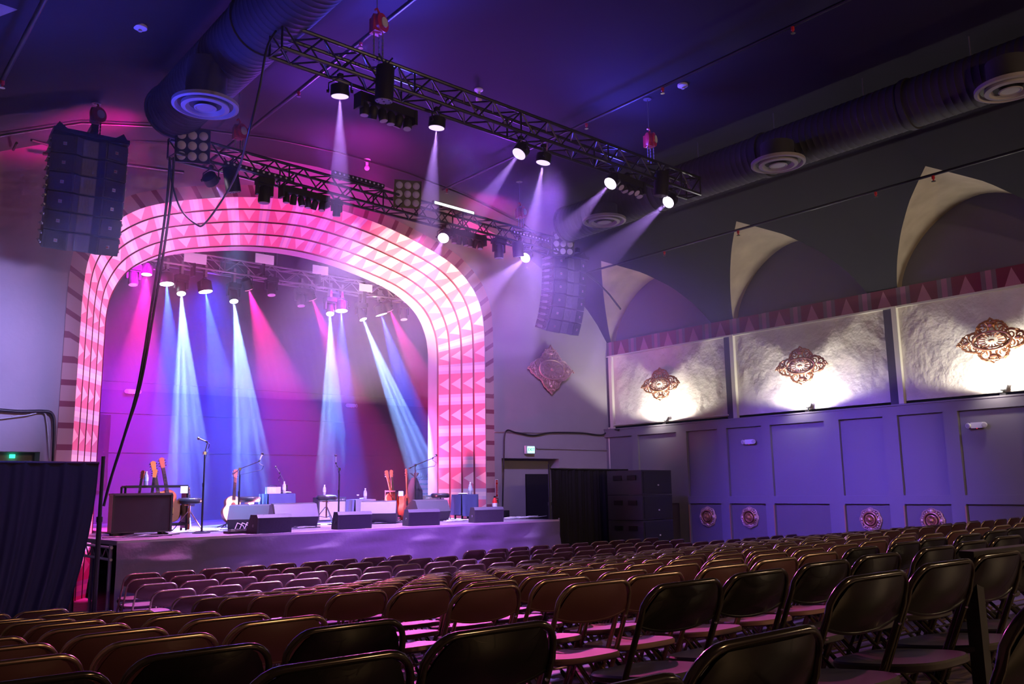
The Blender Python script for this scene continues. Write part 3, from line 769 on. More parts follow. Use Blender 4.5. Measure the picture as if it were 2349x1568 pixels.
def moving_head(P, label, tilt=(0, .1, -1), lit=None, grp='moving heads', sc_=1, target=None, power=0, col=(1, 1, 1), spot=7, gob=False, bm=None):
    P = V(P); t = thing('moving_head', label, 'stage light', P, 0, grp); m = bm or M_blackplastic
    mb = MB(); mb.box((0, 0, -.05), (.26*sc_, .2*sc_, .1*sc_)); mb.box((0, 0, .0), (.1, .1, .06)); obj('base', mb, m, t)
    mb = MB()
    for s in (-1, 1): mb.box((s*.12*sc_, 0, -.18*sc_), (.035*sc_, .09*sc_, .2*sc_))
    mb.box((0, 0, -.11*sc_), (.26*sc_, .1*sc_, .04*sc_)); obj('yoke', mb, m, t)
    if P.y > 17: mb = MB(); mb.box((0, .02, (6.48-P.z)/2), (.05, .14, abs(6.48-P.z)+.06)); obj('clamp', mb, M_steel, t)
    c = V((0, 0, -.25*sc_)); d = (V(target)-P-c).normalized() if target is not None else V(tilt).normalized(); r = .09*sc_
    obj('head', mbl([(r*.5, -.14*sc_), (r*.9, -.1*sc_), (r, 0), (r*1.08, .12*sc_), (r*.98, .15*sc_)], c, d, 20), m, t, 40)
    obj('lens', mbl([(r*.93, .148*sc_), (r*.93, .158*sc_)], c, d, 20), lit or M_lens, t)
    if power:
        l = light('beam', 'SPOT', P, P+d, power, col, .02, spot, .12, None)
        l.parent = t; l.location = c+d*(.17*sc_)
        if gob: gobo(l)
    return t
P = on(T2a, T2b, 605); moving_head(P+V((0, -.05, -.16)), 'black moving head with seven small lenses hanging over the arch crown', (0, .05, -1), None, 'moving heads')
P = on(T2a, T2b, 1141); moving_head(P+V((0, -.05, -.16)), 'black moving head beside the cylinder lamp on the arch truss', (.05, .05, -1), None, 'moving heads')
P = on(T2a, T2b, 780); t = moving_head(P+V((0, .1, -.16)), 'small grey framed flood hanging over the arch crown', (.1, .2, -1), None, 'moving heads', .7)

def multi_head(P, d, n, label, yaw=0, r=.055, tiltv=(0, .1, -1)):
    P = V(P); t = thing('multi_head_bar', label, 'stage light', P, yaw, 'bars of small swivelling heads')
    L = n*.135
    mb = MB(); mb.box((0, 0, -.09), (L, .13, .11)); mb.box((0, 0, 0), (.06, .06, .1)); obj('chassis', mb, M_blackplastic, t)
    for i in range(n):
        x = -L/2+.135*(i+.5); a = .35*math.sin(i*2.1+n); dd = V((.15*math.sin(i), tiltv[1]+a, tiltv[2])).normalized()
        h = obj('head', mbl([(r*.6, -.05), (r, -.02), (r, .1), (r*.9, .11)], V((x, .0, -.2)), dd, 14), M_blackplastic, t, 40)
        obj('lens', mbl([(r*.85, .108), (r*.85, .114)], V((x, .0, -.2)), dd, 14), M_lens, h)
    mb = MB()
    for s in (-1, 1): mb.box((s*(L/2+.02), 0, -.14), (.04, .16, .2))
    obj('end_cap', mb, M_blackplastic, t)
ty_ = math.atan2(T2b.y-T2a.y, T2b.x-T2a.x)
P = on(T1a, T1b, 895); multi_head(P+V((0, .1, -.22)), None, 6, 'black bar of small swivelling heads under the black cylinder lamp of the near truss', ty_, .06)
P = on(T1a, T1b, 1443); multi_head(P+V((0, .05, -.16)), None, 5, 'row of small chrome faced heads between the two flaring cans', ty_, .06, (0, -.6, -1))
P = on(T2a, T2b, 697); multi_head(P+V((0, -.05, -.16)), None, 6, 'black bar of small heads hanging before the arch crown', ty_)
P = on(T2a, T2b, 1068); multi_head(P+V((0, -.05, -.16)), None, 6, 'black bar of small heads beside the white flaring can of the arch truss', ty_)

def blinder(P, label, d):
    P = V(P); d = V(d).normalized(); a = d.cross(V((0, 0, 1))).normalized(); b = a.cross(d)
    t = thing('blinder_light', label, 'stage light', P, 0, 'nine lamp audience floods'); q = Matrix((a, d, b)).transposed()
    mb = MB(); mb.box((0, 0, 0), (.5, .07, .5), q); obj('housing', mb, M_blackmetal, t)
    for i in range(3):
        for j in range(3):
            mb = mbl([(.066, 0), (.06, .008), (.03, .02)], (a*(i-1)*.155+b*(j-1)*.155)+d*.036, d, 16); obj('lens', mb, mat('flood_lens', (.62, .58, .66), .35), t, 60)
dv = V((0, 0, EYE))-T2a
P = on(T2a, T2b, 432); blinder(P+V((0, -.2, .0)), 'square nine lamp flood at the duct end of the arch truss', (-.45, -1, -.25))
P = on(T2a, T2b, 920); blinder(P+V((0, -.2, .18)), 'square nine lamp flood in the middle of the arch truss', (-.45, -1, -.25))
P = on(T2a, T2b, 1277); blinder(P+V((0, -.2, .03)), 'square nine lamp flood at the outer end of the arch truss', (-.45, -1, -.25))

def led_bar(xa, xb, dz, label, lit=False, dy=-.2, n=12):
    A, B = on(T2a, T2b, xa, dz)+V((0, dy, 0)), on(T2a, T2b, xb, dz)+V((0, dy, 0))
    c = (A+B)/2; t = thing('led_strip', label, 'stage light', c, ty_, 'LED strips on the arch truss'); L = (B-A).length
    mb = MB(); mb.box((0, 0, 0), (L, .06, .07)); obj('housing', mb, M_blackmetal, t)
    mb = MB()
    for i in range(n): mb.merge(mbl([(.02, 0), (.015, .01)], V((-L/2+L*(i+.5)/n, -.03, 0)), V((0, -1, -.2)), 8))
    if lit: mb = MB(); mb.box((0, -.032, 0), (L*.96, .008, .045))
    obj('lens', mb, E_tube if lit else mat('led_lens', (.7, .68, .8), .3), t)
    mb = MB()
    for s in (-1, 1): mb.box((s*L*.3, .05, -.05), (.03, .12, .03))
    obj('bracket', mb, M_blackmetal, t)
led_bar(505, 660, -.13, 'strip of small round lenses along the arch truss beside the duct end flood')
led_bar(748, 866, .2, 'strip of small round lenses above the arch truss, before the middle flood')
led_bar(980, 1072, .16, 'pale glowing strip lamp above the arch truss past the middle flood', True)
led_bar(1160, 1245, .0, 'strip of small lenses inside the outer part of the arch truss')

# stage truss lamps
HW = (.24, .42, 1)
def t3(x, y): # hang point on stage truss for lamp seen at pixel
    p = at(x, y, 17.9); return p
def gl(x, y, tx, ty, tY, label, power, spot, kind='beam', col=HW, glow=None):
    p = at(x, y, 17.9); tg = at(tx, ty, tY)
    if kind == 'beam': moving_head(p+V((0, 0, .28)), label, None, glow or E_white, 'beam lamps over the stage', 1, tg, power, col, spot, True)
    else: par(p+V((0, 0, .24)), tg, label, glow or E_white, col, power, spot, True, .15 if kind == 'wash' else .11, .24, .2, grp='wash lamps over the stage', name='wash_light', blend=.6)
BP = 150000
gl(415, 662, 440, 1190, 16.2, 'moving head sending the brightest white beam down by the guitar rack', BP, 6.2)
gl(535, 680, 590, 1185, 16.2, 'moving head sending a white beam down behind the acoustic guitar', BP, 6.0)
gl(757, 710, 765, 1185, 16.0, 'moving head sending a white beam down on the bottle topped stool', BP, 5.2)
gl(828, 722, 985, 1120, 16.6, 'moving head sending a slanting white beam toward the far arch jamb', BP, 5.6)
WP = 42000
gl(382, 640, 402, 1100, 17.4, 'white wash lamp glaring over the guitar rack', WP, 9.5, 'wash', (.04, .11, 1))
gl(470, 658, 540, 1100, 17.4, 'white wash lamp between the two beams nearest the cable drop', WP, 9.5, 'wash', (.04, .11, 1))
gl(783, 703, 790, 1100, 17.4, 'white wash lamp above the bottle topped stool', WP, 9, 'wash', (.05, .09, 1))
gl(872, 712, 985, 1080, 17.6, 'white wash lamp over the tall boom microphone', WP, 9, 'wash', (.05, .09, 1))
MG = (1, .02, .38)
gl(337, 618, 312, 1000, 17.6, 'red pink wash lamp nearest the pink arch jamb behind the cables', 15000, 15, 'w2', MG, E_pink)
gl(567, 653, 680, 1000, 18.8, 'red pink wash lamp in the middle of the stage truss', 15000, 15, 'w2', MG, E_pink)
gl(713, 677, 840, 1000, 18.4, 'red pink wash lamp left of the third white beam', 11000, 11, 'w2', MG, E_pink)
gl(890, 703, 1010, 960, 18.2, 'small red pink wash lamp beside the farthest white wash lamp', 11000, 12, 'w2', MG, E_pink)
for x, y, lb in ((305, 640, 'unlit moving head at the near end of the stage truss'), (622, 665, 'unlit moving head between pink lamp and third beam'), (925, 722, 'unlit moving head at the far end of the stage truss'), (690, 690, 'unlit moving head beside the small pink lamp')):
    moving_head(at(x, y, 17.9)+V((0, 0, .28)), lb, (0, -.2, -1), None, 'unlit heads over the stage')
for x, y, w_, h_, lb in ((448, 592, 44, 20, 'nearest the duct'), (607, 594, 40, 20, 'second from the duct side'), (735, 619, 36, 19, 'third from the duct side'), (839, 660, 32, 17, 'farthest from the duct')):
    p = at(x, y, 17.75); t = thing('blank_panel', 'blank pale rectangular panel on the stage truss, %s' % lb, 'panel', p, 0, 'pale panels on the stage truss')
    mb = MB(); mb.box((0, 0, 0), (w_/95, .03, h_/98)); obj('panel', mb, mat('panel_white_glow', (.75, .7, .8), .5, emit=(.6, .45, .9), es=.25), t); mb = MB(); mb.box((0, .1, -.12), (.04, .2, .5)); obj('bracket', mb, M_blackmetal, t)  # faint violet glow put into the blank panel's material
# soft blue fill from the stage wash rig
light('stage_fill', 'SPOT', (6.6, 18.0, 6.3), (7.0, 20.8, 2.6), 8500, (.01, .02, 1), .3, 42, 1)
light('stage_fill', 'SPOT', (9.6, 18.0, 6.3), (9.4, 20.8, 2.6), 4500, (.10, .04, 1), .3, 42, 1)
light('stage_fill', 'SPOT', (5.2, 17.6, 6.2), (4.9, 20.9, 3.6), 6000, (.8, .0, .75), .3, 34, 1)
light('stage_fill', 'SPOT', (9.6, 17.6, 6.2), (8.6, 21, 2.4), 800, (.5, .0, .9), .3, 40, 1)
light('stage_key', 'SPOT', (7.6, 13.6, 6.6), (7.2, 15.0, 1.1), 9000, (.66, .36, 1), .15, 44, .9)
light('stage_key', 'SPOT', (5.4, 13.6, 6.6), (5.7, 15.2, 1.1), 6500, (.22, .4, 1), .12, 16, .9)
light('stage_key', 'SPOT', (10.4, 13.8, 6.6), (10.4, 15.2, 1.1), 6000, (.5, .36, 1), .12, 26, .9)
light('stage_key', 'SPOT', (4.3, 13.4, 6.6), (4.5, 14.0, 1.1), 2500, (1, .08, .5), .12, 16, .9)

# ---------------------------------------------------------------- ducts, diffusers, pipes
def duct(name, label, x, z, y0, y1, r, cap=True, rings=()):
    t = thing(name, label, 'duct', (0, 0, 0))
    pr = []; L = y1-y0; n = int(L/.11)
    for i in range(n+1):
        y = L*i/n; pr += [(r, y-.012), (r+.006, y), (r, y+.012)]
    obj('pipe', mbl(pr, V((x, y0, z)), V((0, 1, 0)), 32), M_duct, t, 50)
    if cap: obj('end_cap', mbl([(r+.03, 0), (r+.03, .05), (r*.4, .09)], V((x, y1-.02, z)), V((0, 1, 0)), 32), M_duct, t, 40)
    mb = MB()
    for y in rings: mb.merge(mbl([(r+.025, -.04), (r+.025, .04)], V((x, y, z)), V((0, 1, 0)), 32))
    obj('joint_ring', mb, M_duct, t, 40)
    mb = MB(); 
    for y in [y0+.8+1.6*i for i in range(int(L/1.6))]:
        mb.tube([(x-.0, y, z+r), (x, y, Zc(x)+.02)], .01, 5)
    obj('hanger_rod', mb, M_steel, t); return t
duct('ventilation_duct', 'long dark spiral duct above the navy drape side of the hall', 4.0, 7.42, -2.5, 12.75, .4, True, (9.6, 6.0))
duct('ventilation_duct', 'long dark spiral duct above the far seats, beside the vaults', 12.3, 7.25, -2.5, 13.0, .36, True, (5.6, 8.1, 10.5))
def diffuser(x, y, z, zd, label, r=.42):
    t = thing('air_diffuser', label, 'vent', (x, y, z), 0, 'round ceiling diffusers')
    obj('collar', mbl([(r*.62, 0), (r*.62, max(.05, zd-z))], V((0, 0, .02)), V((0, 0, 1)), 28), M_duct, t, 40)
    obj('rim', MB().add(*ringm(r, r*.82, .0, .035)), M_diff, t, 40)
    obj('cone', MB().add(*ringm(r*.72, r*.46, -.015, .03)), M_diff, t, 40)
    obj('inner_cone', mbl([(r*.34, -.02), (r*.3, -.03), (r*.1, .02)], V((0, 0, 0)), V((0, 0, 1)), 28), M_diff, t, 40)
    obj('throat', mbl([(r*.84, .03), (r*.84, .05)], V((0, 0, 0)), V((0, 0, 1)), 28), M_blackplastic, t)
    return t
def ringm(ro, ri, z0, z1, n=36):
    vs = []; fs = []
    for j in range(n):
        a = 2*PI*j/n; c, s = math.cos(a), math.sin(a)
        vs += [(ro*c, ro*s, z0), ((ro+ri)/2*c, (ro+ri)/2*s, z0-.012), (ri*c, ri*s, z1), (ro*c, ro*s, z1+.01)]
    for j in range(n):
        k = (j+1) % n
        for q in range(4): fs.append((j*4+q, k*4+q, k*4+(q+1) % 4, j*4+(q+1) % 4))
    return vs, fs
p = atz(415, 230, 6.62); diffuser(3.7, p.y, 6.62, 7.2, 'round ringed air diffuser hanging under the duct near the stage', .41)
for x, y, lb in ((1785, 377, 'round ringed air diffuser above the middle vault'), (1386, 508, 'round ringed air diffuser seen beyond the outer end of the near truss'), (2318, 205, 'round ringed air diffuser under the duct nearest the camera')):
    p = atx(x, y, 11.75); diffuser(p.x, p.y, p.z, 7.1, lb, .42)
# the ducts drop onto their diffusers
PIPES = {}
def pipe(label, pts, r=.022, m=None):
    mb = MB(); mb.tube(pts, r, 8); PIPES[round(pts[0][0], 2)] = o = tag(obj('sprinkler_pipe', mb, m or M_blackmetal, None, 60), label, 'pipe'); return o
pipe('black sprinkler pipe running between the two trusses hoists along the ceiling', [(5.55, -2, 7.85), (5.55, 15.9, 7.85)], .03)
pipe('black sprinkler pipe crossing above the far half of the near truss', [(10.2, -2, 8.02), (10.2, 14.6, 8.02)], .025)
pipe('black sprinkler pipe passing in front of the lit vault tips', [(14.15, -2, 6.75), (14.15, 15.9, 6.75)], .025)
pipe('black sprinkler pipe in the upper corner nearest the camera', [(1.6, -2, 6.8), (1.6, 15.8, 6.8)], .03)
def arcp(Y, z0=-.06, x0=XL+.5, x1=XR-.6):
    return [(x, Y, Zc(x)+z0) for x in [x0+(x1-x0)*i/40 for i in range(41)]]
pipe('curved dark conduit bent along the ceiling before the pink glow', arcp(14.9), .022)
pipe('dark horizontal pipe along the top of the front wall', [(2.85, 15.85, 7.46), (5.2, 15.85, 7.66)], .03)
mb = MB()
for (a, b) in (((2.0, 14.9, 7.05), (2.1, 15.8, 7.25)), ((2.5, 14.9, 7.3), (3.7, 15.8, 7.55)), ((2.3, 14.9, 7.2), (2.4, 15.8, 7.4))): mb.tube([a, b], .022, 6)
tag(obj('pipe_brace', mb, M_blackmetal), 'dark slanting braces between the curved conduit and the wall pipe', 'brace')
def sprinkler(p, label):
    mb = MB(); mb.lathe([(.025, 0), (.025, -.05), (.012, -.06), (.012, -.09)], n=10); t = obj('sprinkler_head', mb, M_red, PIPES[round(p[0], 2)]); t.location = p
    mb = MB(); mb.lathe([(.035, -.09), (.035, -.095)], n=12); obj('deflector', mb, M_chrome, t)
SPL = [(686, 190, 5.55, 7.84, 'sprinkler head on the pipe, between the drop cable and the near truss'), (828, 62, 5.55, 7.84, 'sprinkler head beside the red hoist of the near truss'), (1519, 187, 10.2, 8.0, 'sprinkler head on the pipe nearest the round white detector'), (1818, 62, 10.2, 8.0, 'sprinkler head on the same pipe high above the far seats'),
       (1345, 277, 10.2, 8.0, 'sprinkler head on the pipe beyond the near truss'), (2006, 413, 14.15, 6.73, 'red sprinkler head on the pipe between the two lit vault tips'), (1523, 557, 14.15, 6.73, 'sprinkler head on the pipe above the far lunette'), (2138, 380, 14.15, 6.73, 'sprinkler head at the nearest lit vault tip'), (1692, 512, 14.15, 6.73, 'sprinkler head at the middle lit vault tip'), (12, 118, 1.6, 6.78, 'red sprinkler head in the upper corner nearest the camera'), (1025, 420, 10.2, 8.0, 'sprinkler head on the pipe above the middle flood')]
for x, y, X, z, lb in SPL:
    p = atx(x, y, X); sprinkler((X, p.y, z), lb)
def ondetect(x, y, label, kind):
    r = ray(x, y); t0, t1 = 2, 25
    for _ in range(60):
        m = (t0+t1)/2; p = V((0, 0, EYE))+r*m
        if p.z > Zc(p.x): t1 = m
        else: t0 = m
    p = V((0, 0, EYE))+r*t0
    if kind == 'disc':
        t = thing('smoke_detector', label, 'detector', p); mb = MB(); mb.lathe([(.085, 0), (.085, -.03), (.05, -.05)], n=20); obj('body', mb, M_white, t, 40)
        mb = MB(); mb.lathe([(.02, -.05), (.025, -.075)], n=10); obj('sensor', mb, M_cream, t)
    elif kind == 'bulb':
        t = thing('bulb_socket', label, 'lamp', p, 0, 'bare bulbs in white sockets'); mb = MB(); mb.lathe([(.075, 0), (.075, -.02), (.03, -.05), (.03, -.13)], n=20); obj('socket', mb, M_white, t, 40)
        mb = MB(); mb.ball((0, 0, -.18), .055); obj('bulb', mb, mat('bulb_glass', (.8, .6, .75), .1), t, 60)
    return p
ondetect(322, 60, 'small round detector on the dark ceiling beside the long duct', 'disc')
ondetect(1566, 194, 'round white detector on the ceiling above the outer end of the near truss', 'disc')
ondetect(1098, 205, 'bare bulb in a white socket just above the near truss', 'bulb')
ondetect(842, 366, 'bare bulb in a white socket on the pink ceiling above the arch truss', 'bulb')

# ---------------------------------------------------------------- hanging cables
def cable(name, label, pts, r=.014, m=None, cat='cable'):
    P_ = [V(p) for p in pts]; out = []
    for i in range(len(P_)-1):
        p0, p1, p2, p3 = P_[max(0, i-1)], P_[i], P_[i+1], P_[min(len(P_)-1, i+2)]
        for k in range(8):
            t = k/8; out.append(.5*((2*p1)+(p2-p0)*t+(2*p0-5*p1+4*p2-p3)*t*t+(3*p1-p0-3*p2+p3)*t**3))
    out.append(P_[-1]); mb = MB(); mb.tube(out, r, 7); return tag(obj(name, mb, m or M_cable, None, 60), label, cat)
a = T1a+V((0, 0, .12))
yy = [(612, 112, 8.9), (596, 200, 9.0), (572, 300, 9.3), (548, 385, 10.2), (515, 450, 11.2), (470, 512, 12.0), (450, 514, 12.2), (415, 480, 12.5), (395, 420, 12.6), (390, 370, 12.6)]
cable('hanging_cable', 'black cable drooping in a loop from the near truss end to the arch truss end', [a]+[at(*q) for q in yy], .014)
for dx, lb in ((0, 'black cable bundle dropping from the arch truss to the stage floor behind the drape'), (9, 'second black cable beside the bundle dropping to the stage')):
    cable('drop_cable', lb, [at(390+dx, 360, 12.75), at(385+dx, 440, 12.9), at(370+dx*.9, 560, 13.0), at(348+dx*.8, 700, 13.2), at(318+dx*.5, 880, 13.3), at(285, 1000, 13.4), at(255, 1095, 13.5), at(238, 1160, 13.6)], .02)
mbx = MB(); mbx.tube([at(389, 322, 12.7), at(384, 395, 12.7)], .03)
# wall cables
cable('wall_cable', 'black cable run along the front wall and down beside the wing doorway', [at(1153, 1165, 15.95), at(1156, 1050, 15.95), at(1160, 990, 15.95), at(1185, 992, 15.95), at(1225, 998, 15.95), at(1262, 992, 15.95), at(1330, 992, 15.95), at(1380, 997, 15.95), at(1397, 985, 15.9), at(1420, 985, 15.4)], .018)
cable('wall_conduit', 'thin painted conduit leading to the exit sign', [at(1231, 1028, 15.97), at(1394, 1032, 15.97)], .012, M_wall)
cable('wall_conduit', 'thin painted conduit above the wing doorway under the black cable', [at(1134, 990, 15.97), at(1300, 993, 15.97), at(1394, 996, 15.97)], .010, M_wall)
cable('wall_cable', 'bundle of dark cables bending down beside the near arch jamb', [at(-20, 938, 15.9), at(40, 943, 15.9), at(100, 943, 15.9), at(120, 950, 15.9), at(125, 980, 15.9), at(122, 1060, 15.9)], .028)
cable('wall_cable', 'pale cable hanging loosely beside the dark bundle at the near jamb', [at(-20, 962, 15.92), at(60, 952, 15.92), at(98, 945, 15.92), at(108, 970, 15.92), at(114, 1060, 15.92)], .012, M_wcable)
cable('conduit', 'white conduit in the corner beside the far sconce', [(XR-.06, 15.8, 5.1), (XR-.06, 15.8, 3.4), (XR-.06, 15.6, 3.33), (XR-.06, 12.2, 3.33)], .018, M_cream)
cable('conduit', 'white corner pipe beside the black drape', [at(1397, 980, 15.9), at(1400, 1060, 15.9), at(1402, 1100, 15.9)], .03, M_cream)
# exit sign
e = at(1216, 1031, 15.9); t = thing('exit_sign', 'green lit exit sign on the front wall over the wing doorway', 'sign', e)
obj('case', mbox((0, .02, 0), (.27, .06, .19)), M_white, t)
obj('face', mbox((.02, -.014, 0), (.22, .006, .15)), E_green, t)
tx = text_mb('EXIT', .1, .003); mb = MB(); mb.merge(tx, Matrix.Translation((.02, -.02, 0)) @ Matrix.Rotation(PI/2, 4, 'X')); obj('lettering', mb, mat('exit_letters', (0, .12, .06), .5), t)
e = at(28, 1046, 16.37); obj_ = tag(obj('exit_lamp', mbox(e, (.08, .04, .06)), emitter('green_led', (.05, 1, .5), 2)), 'tiny green lamp glowing in the near doorway above the drape', 'lamp')
# fire extinguisher, sign, box
p = at(1140, 1122, 15.93); t = thing('safety_sign', 'tall narrow white sign with a downward arrow above the extinguisher', 'sign', p)
obj('plate', mbox((0, .01, 0), (.085, .01, .46)), M_white, t)
obj('border', mbox((0, .004, 0), (.06, .004, .42)), M_ext, t); 
mb = MB(); mb.merge(text_mb('FIRE', .028, .001), Matrix.Translation((0, -.002, .17)) @ Matrix.Rotation(PI/2, 4, 'X'))
tv = text_mb('EXTINGUISHER', .034, .001); mb.merge(tv, Matrix.Translation((0, -.002, 0)) @ Matrix.Rotation(PI/2, 4, 'X') @ Matrix.Rotation(-PI/2, 4, 'Z'))
mb.add([(-.025, -.002, -.16), (.025, -.002, -.16), (0, -.002, -.2)], [(0, 1, 2)]); obj('lettering', mb, M_white, t)
bx = at(1150, 1180, 15.2); bz = DK
t = thing('fire_extinguisher', 'small red fire extinguisher with pale label standing on the low black box', 'extinguisher', (bx.x-.1, 15.3, DK+.17))
mb = MB(); mb.lathe([(.05, 0), (.055, .02), (.055, .2), (.03, .25), (.015, .28)], n=18); obj('cylinder', mb, M_ext, t, 40)
obj('label_band', mbl([(.057, .06), (.057, .16)], V((0, 0, 0)), V((0, 0, 1)), 18), M_white, t)
mb = MB(); mb.box((.03, 0, .30), (.1, .02, .015)); mb.tube([(0, 0, .27), (.09, 0, .27), (.1, 0, .15)], .008, 6); mb.box((0, 0, .29), (.03, .03, .04)); obj('valve', mb, M_blackmetal, t)
t = thing('stage_box', 'low black box under the fire extinguisher', 'box', (bx.x-.02, 15.3, DK)); obj('case', mbox((0, 0, .085), (.42, .3, .165)), M_blackplastic, t); obj('handle', mbox((.22, 0, .09), (.02, .12, .1)), M_chrome, t)

# ---------------------------------------------------------------- wall ornaments, sconces, emergency lights
def spiral(mb, c, r, a0, turns, th, tf, flip=1):
    pts = []
    for i in range(int(14*turns)+1):
        k = i/(14*turns); a = a0+flip*2*PI*turns*k; rr = r*(1-.82*k); pts.append(tf @ V((c[0]+rr*math.cos(a), 0, c[1]+rr*math.sin(a))))
    mb.tube(pts, [th*(1-.5*i/len(pts)) for i in range(len(pts))], 6)
def make_ornament(w, h, dense_=False, label='', m=None, circle=False):
    t = thing('wall_ornament', label, 'ornament'); I4 = Matrix.Identity(4)
    ex_, bp_ = (.84, .10) if dense_ else (.86, .2)
    def outline(a):
        c, s = math.cos(a), math.sin(a)
        if circle: k = 1+.04*math.cos(8*a)
        else:
            k = 1/((abs(c)**ex_+abs(s)**ex_)**(1/ex_))*(1+bp_*abs(math.sin(4*a))**1.5)
        return V((w/2*k*c, 0, h/2*k*s))
    mb = MB(); mb.tube([outline(2*PI*i/120)*(1-.03+.05*abs(math.sin(i*.9))) for i in range(120)], .02 if not circle else .018, 6, closed=True); obj('rim', mb, m, t, 60)
    mb = MB()
    for kx, kz, th in ((.27, .2, .022), (.2, .14, .014)) if not circle else ((.34, .34, .02), (.22, .22, .02)):
        mb.tube([V((w*kx*math.cos(a), -.03, h*kz*math.sin(a)))*1.0 for a in [2*PI*i/40 for i in range(40)]], th, 7, closed=True)
    for i in range(16): a = 2*PI*i/16; q = .17; mb.tube([V((w*q*.55*math.cos(a), -.03, h*q*.55*math.sin(a))), V((w*q*1.15*math.cos(a), -.05, h*q*1.0*math.sin(a)))], .012, 5)
    mb.ball((0, -.05, 0), .05, sc3=(w*.9, .6, h*.7)) if not circle else mb.ball((0, -.03, 0), .05)
    obj('rosette', mb, M_copper if circle else m, t, 60)
    if not circle:
        for q in range(4):
            mb = MB(); ax = (q % 2 == 0); sg = 1 if q < 2 else -1
            lx, lz = (w*.36*sg, 0) if ax else (0, h*.34*sg)
            for s in (-1, 1):
                o = (lx*.72, s*h*.10) if ax else (s*w*.12, lz*.85)
                spiral(mb, o, .095*w, 0 if ax else PI/2, 1.5, .02, I4, s); o2 = (lx*1.08, s*h*.055) if ax else (s*w*.05, lz*1.12)
                spiral(mb, o2, .055*w, PI, 1.3, .015, I4, -s); o3 = (lx*.45+s*0, s*h*.19) if ax else (s*w*.2, lz*.5)
                spiral(mb, o3, .07*w, PI/3, 1.4, .016, I4, s)
            mb.ball((lx*1.0, -.02, lz*1.0), .045, sc3=(1.3, .5, 1)); 
            for i in range(5): mb.ball((lx*(1.15+.06*i) if ax else (i-2)*.035, -.01, lz*1.2 if not ax else (i % 2-.5)*.04), .022)
            obj('scroll', mb, m, t, 60)
        if dense_:
            ps = [outline(2*PI*i/60)*.96 for i in range(60)]; mb = MB(); vs = [V((0, .01, 0))]+[p+V((0, .015, 0)) for p in ps]; mb.add(vs, [(0, 1+i, 1+(i+1) % 60) for i in range(60)]); mb.add([v+V((0, .02, 0)) for v in vs], [(0, 1+(i+1) % 60, 1+i) for i in range(60)]); obj('backing', mb, m, t)
    else:
        mb = MB()
        for i in range(24): a = 2*PI*i/24; r_ = .41+.02*(i % 2); mb.ball((w*r_*math.cos(a), -.01, h*r_*math.sin(a)), .022 if i % 6 else .045)
        obj('bead_ring', mb, m, t, 60)
    return t
orn = make_ornament(1.2, .80, False, 'pierced copper coloured scroll ornament over the far sconce', M_copper)
for i, (Y, lb) in enumerate(((14.04, None), (10.17, 'pierced copper coloured scroll ornament over the middle sconce'), (6.36, 'pierced copper coloured scroll ornament over the sconce nearest the camera'))):
    o = orn if i == 0 else dup(orn, label=lb)
    o.location = (XR-.22, Y, 4.2); o.rotation_euler = (0, 0, -PI/2); o['group'] = 'copper ornaments on the bright plaster'
p = at(1262, 848, 15.94); o = make_ornament(1.5, 1.2, True, 'large dull gilt diamond ornament on the front wall above the exit sign', M_lilacgilt); o.location = (p.x, 15.9, p.z)
med = make_ornament(.42, .42, False, 'round gilt rosette on the low wall panel closest to the subwoofers', M_lilacgilt, True)
for i, (Y, lb) in enumerate(((12.83, None), (11.7, 'round gilt rosette, second from the subwoofers'), (8.92, 'round gilt rosette on the low panel past the plain one'), (7.73, 'round gilt rosette half hidden by chair backs'))):
    o = med if i == 0 else dup(med, label=lb)
    o.location = (XP-.03, Y, 1.06); o.rotation_euler = (0, 0, -PI/2); o['group'] = 'rosettes on the low panels'
for i, (Y, lb) in enumerate(((14.0, 'blazing sconce under the far copper ornament'), (10.13, 'blazing sconce under the middle copper ornament'), (6.3, 'blazing sconce under the copper ornament nearest the camera'), (2.4, 'sconce beyond the edge of the picture'))):
    if i == 3: continue
    t = thing('wall_sconce', lb, 'wall lamp', (XP+.02, Y, 3.28), 0, 'sconces on the ledge')
    mb = MB(); mb.box((0, 0, -.03), (.1, .1, .03)); mb.tube([(0, 0, -.02), (0, 0, .06)], .015); obj('base', mb, M_blackmetal, t)
    d_ = V((.35, 0, 1)).normalized(); obj('shade', mbl([(.05, 0), (.075, .09), (.07, .09)], V((0, 0, .04)), d_, 18), M_steel, t, 40)
    obj('bulb', mbl([(.06, .085), (.04, .1)], V((0, 0, .04)), d_, 18), E_warm, t)
    l = light('lamp', 'SPOT', (XP+.02, Y, 3.45), (XR+.0, Y, 3.95), 170, (1, .93, .8), .05, 84, .25, None)
    l.parent = t; l.location = (-.24, 0, .12); l.rotation_euler = (V((.45, 0, 1))).to_track_quat('-Z', 'Y').to_euler()
    l = light('lamp_spill', 'SPOT', (0, 0, 0), (1, 0, -1), 14, (1, .9, .78), .04, 70, .6, None)
    l.parent = t; l.location = (-.30, .1, .12); l.rotation_euler = (V((.7, -.1, -1))).to_track_quat('-Z', 'Y').to_euler()
def emerg(label, loc, rz):
    t = thing('emergency_light', label, 'emergency light', loc, rz, 'twin emergency lights')
    mb = MB(); mb.box((0, -.03, 0), (.2, .07, .1)); obj('case', mb, M_white, t)
    for s in (-1, 1):
        mb = mbl([(.03, -.03), (.05, .03), (.047, .04)], V((s*.13, -.05, .0)), V((s*.3, -1, -.1)).normalized(), 16); h = obj('lamp_head', mb, M_white, t, 40)
        obj('lens', mbl([(.044, .038), (.03, .045)], V((s*.13, -.05, .0)), V((s*.3, -1, -.1)).normalized(), 16), M_lens, h)
    mb = MB(); mb.box((0, -.05, -.055), (.01, .01, .01)); obj('status_led', mb, E_red, t)
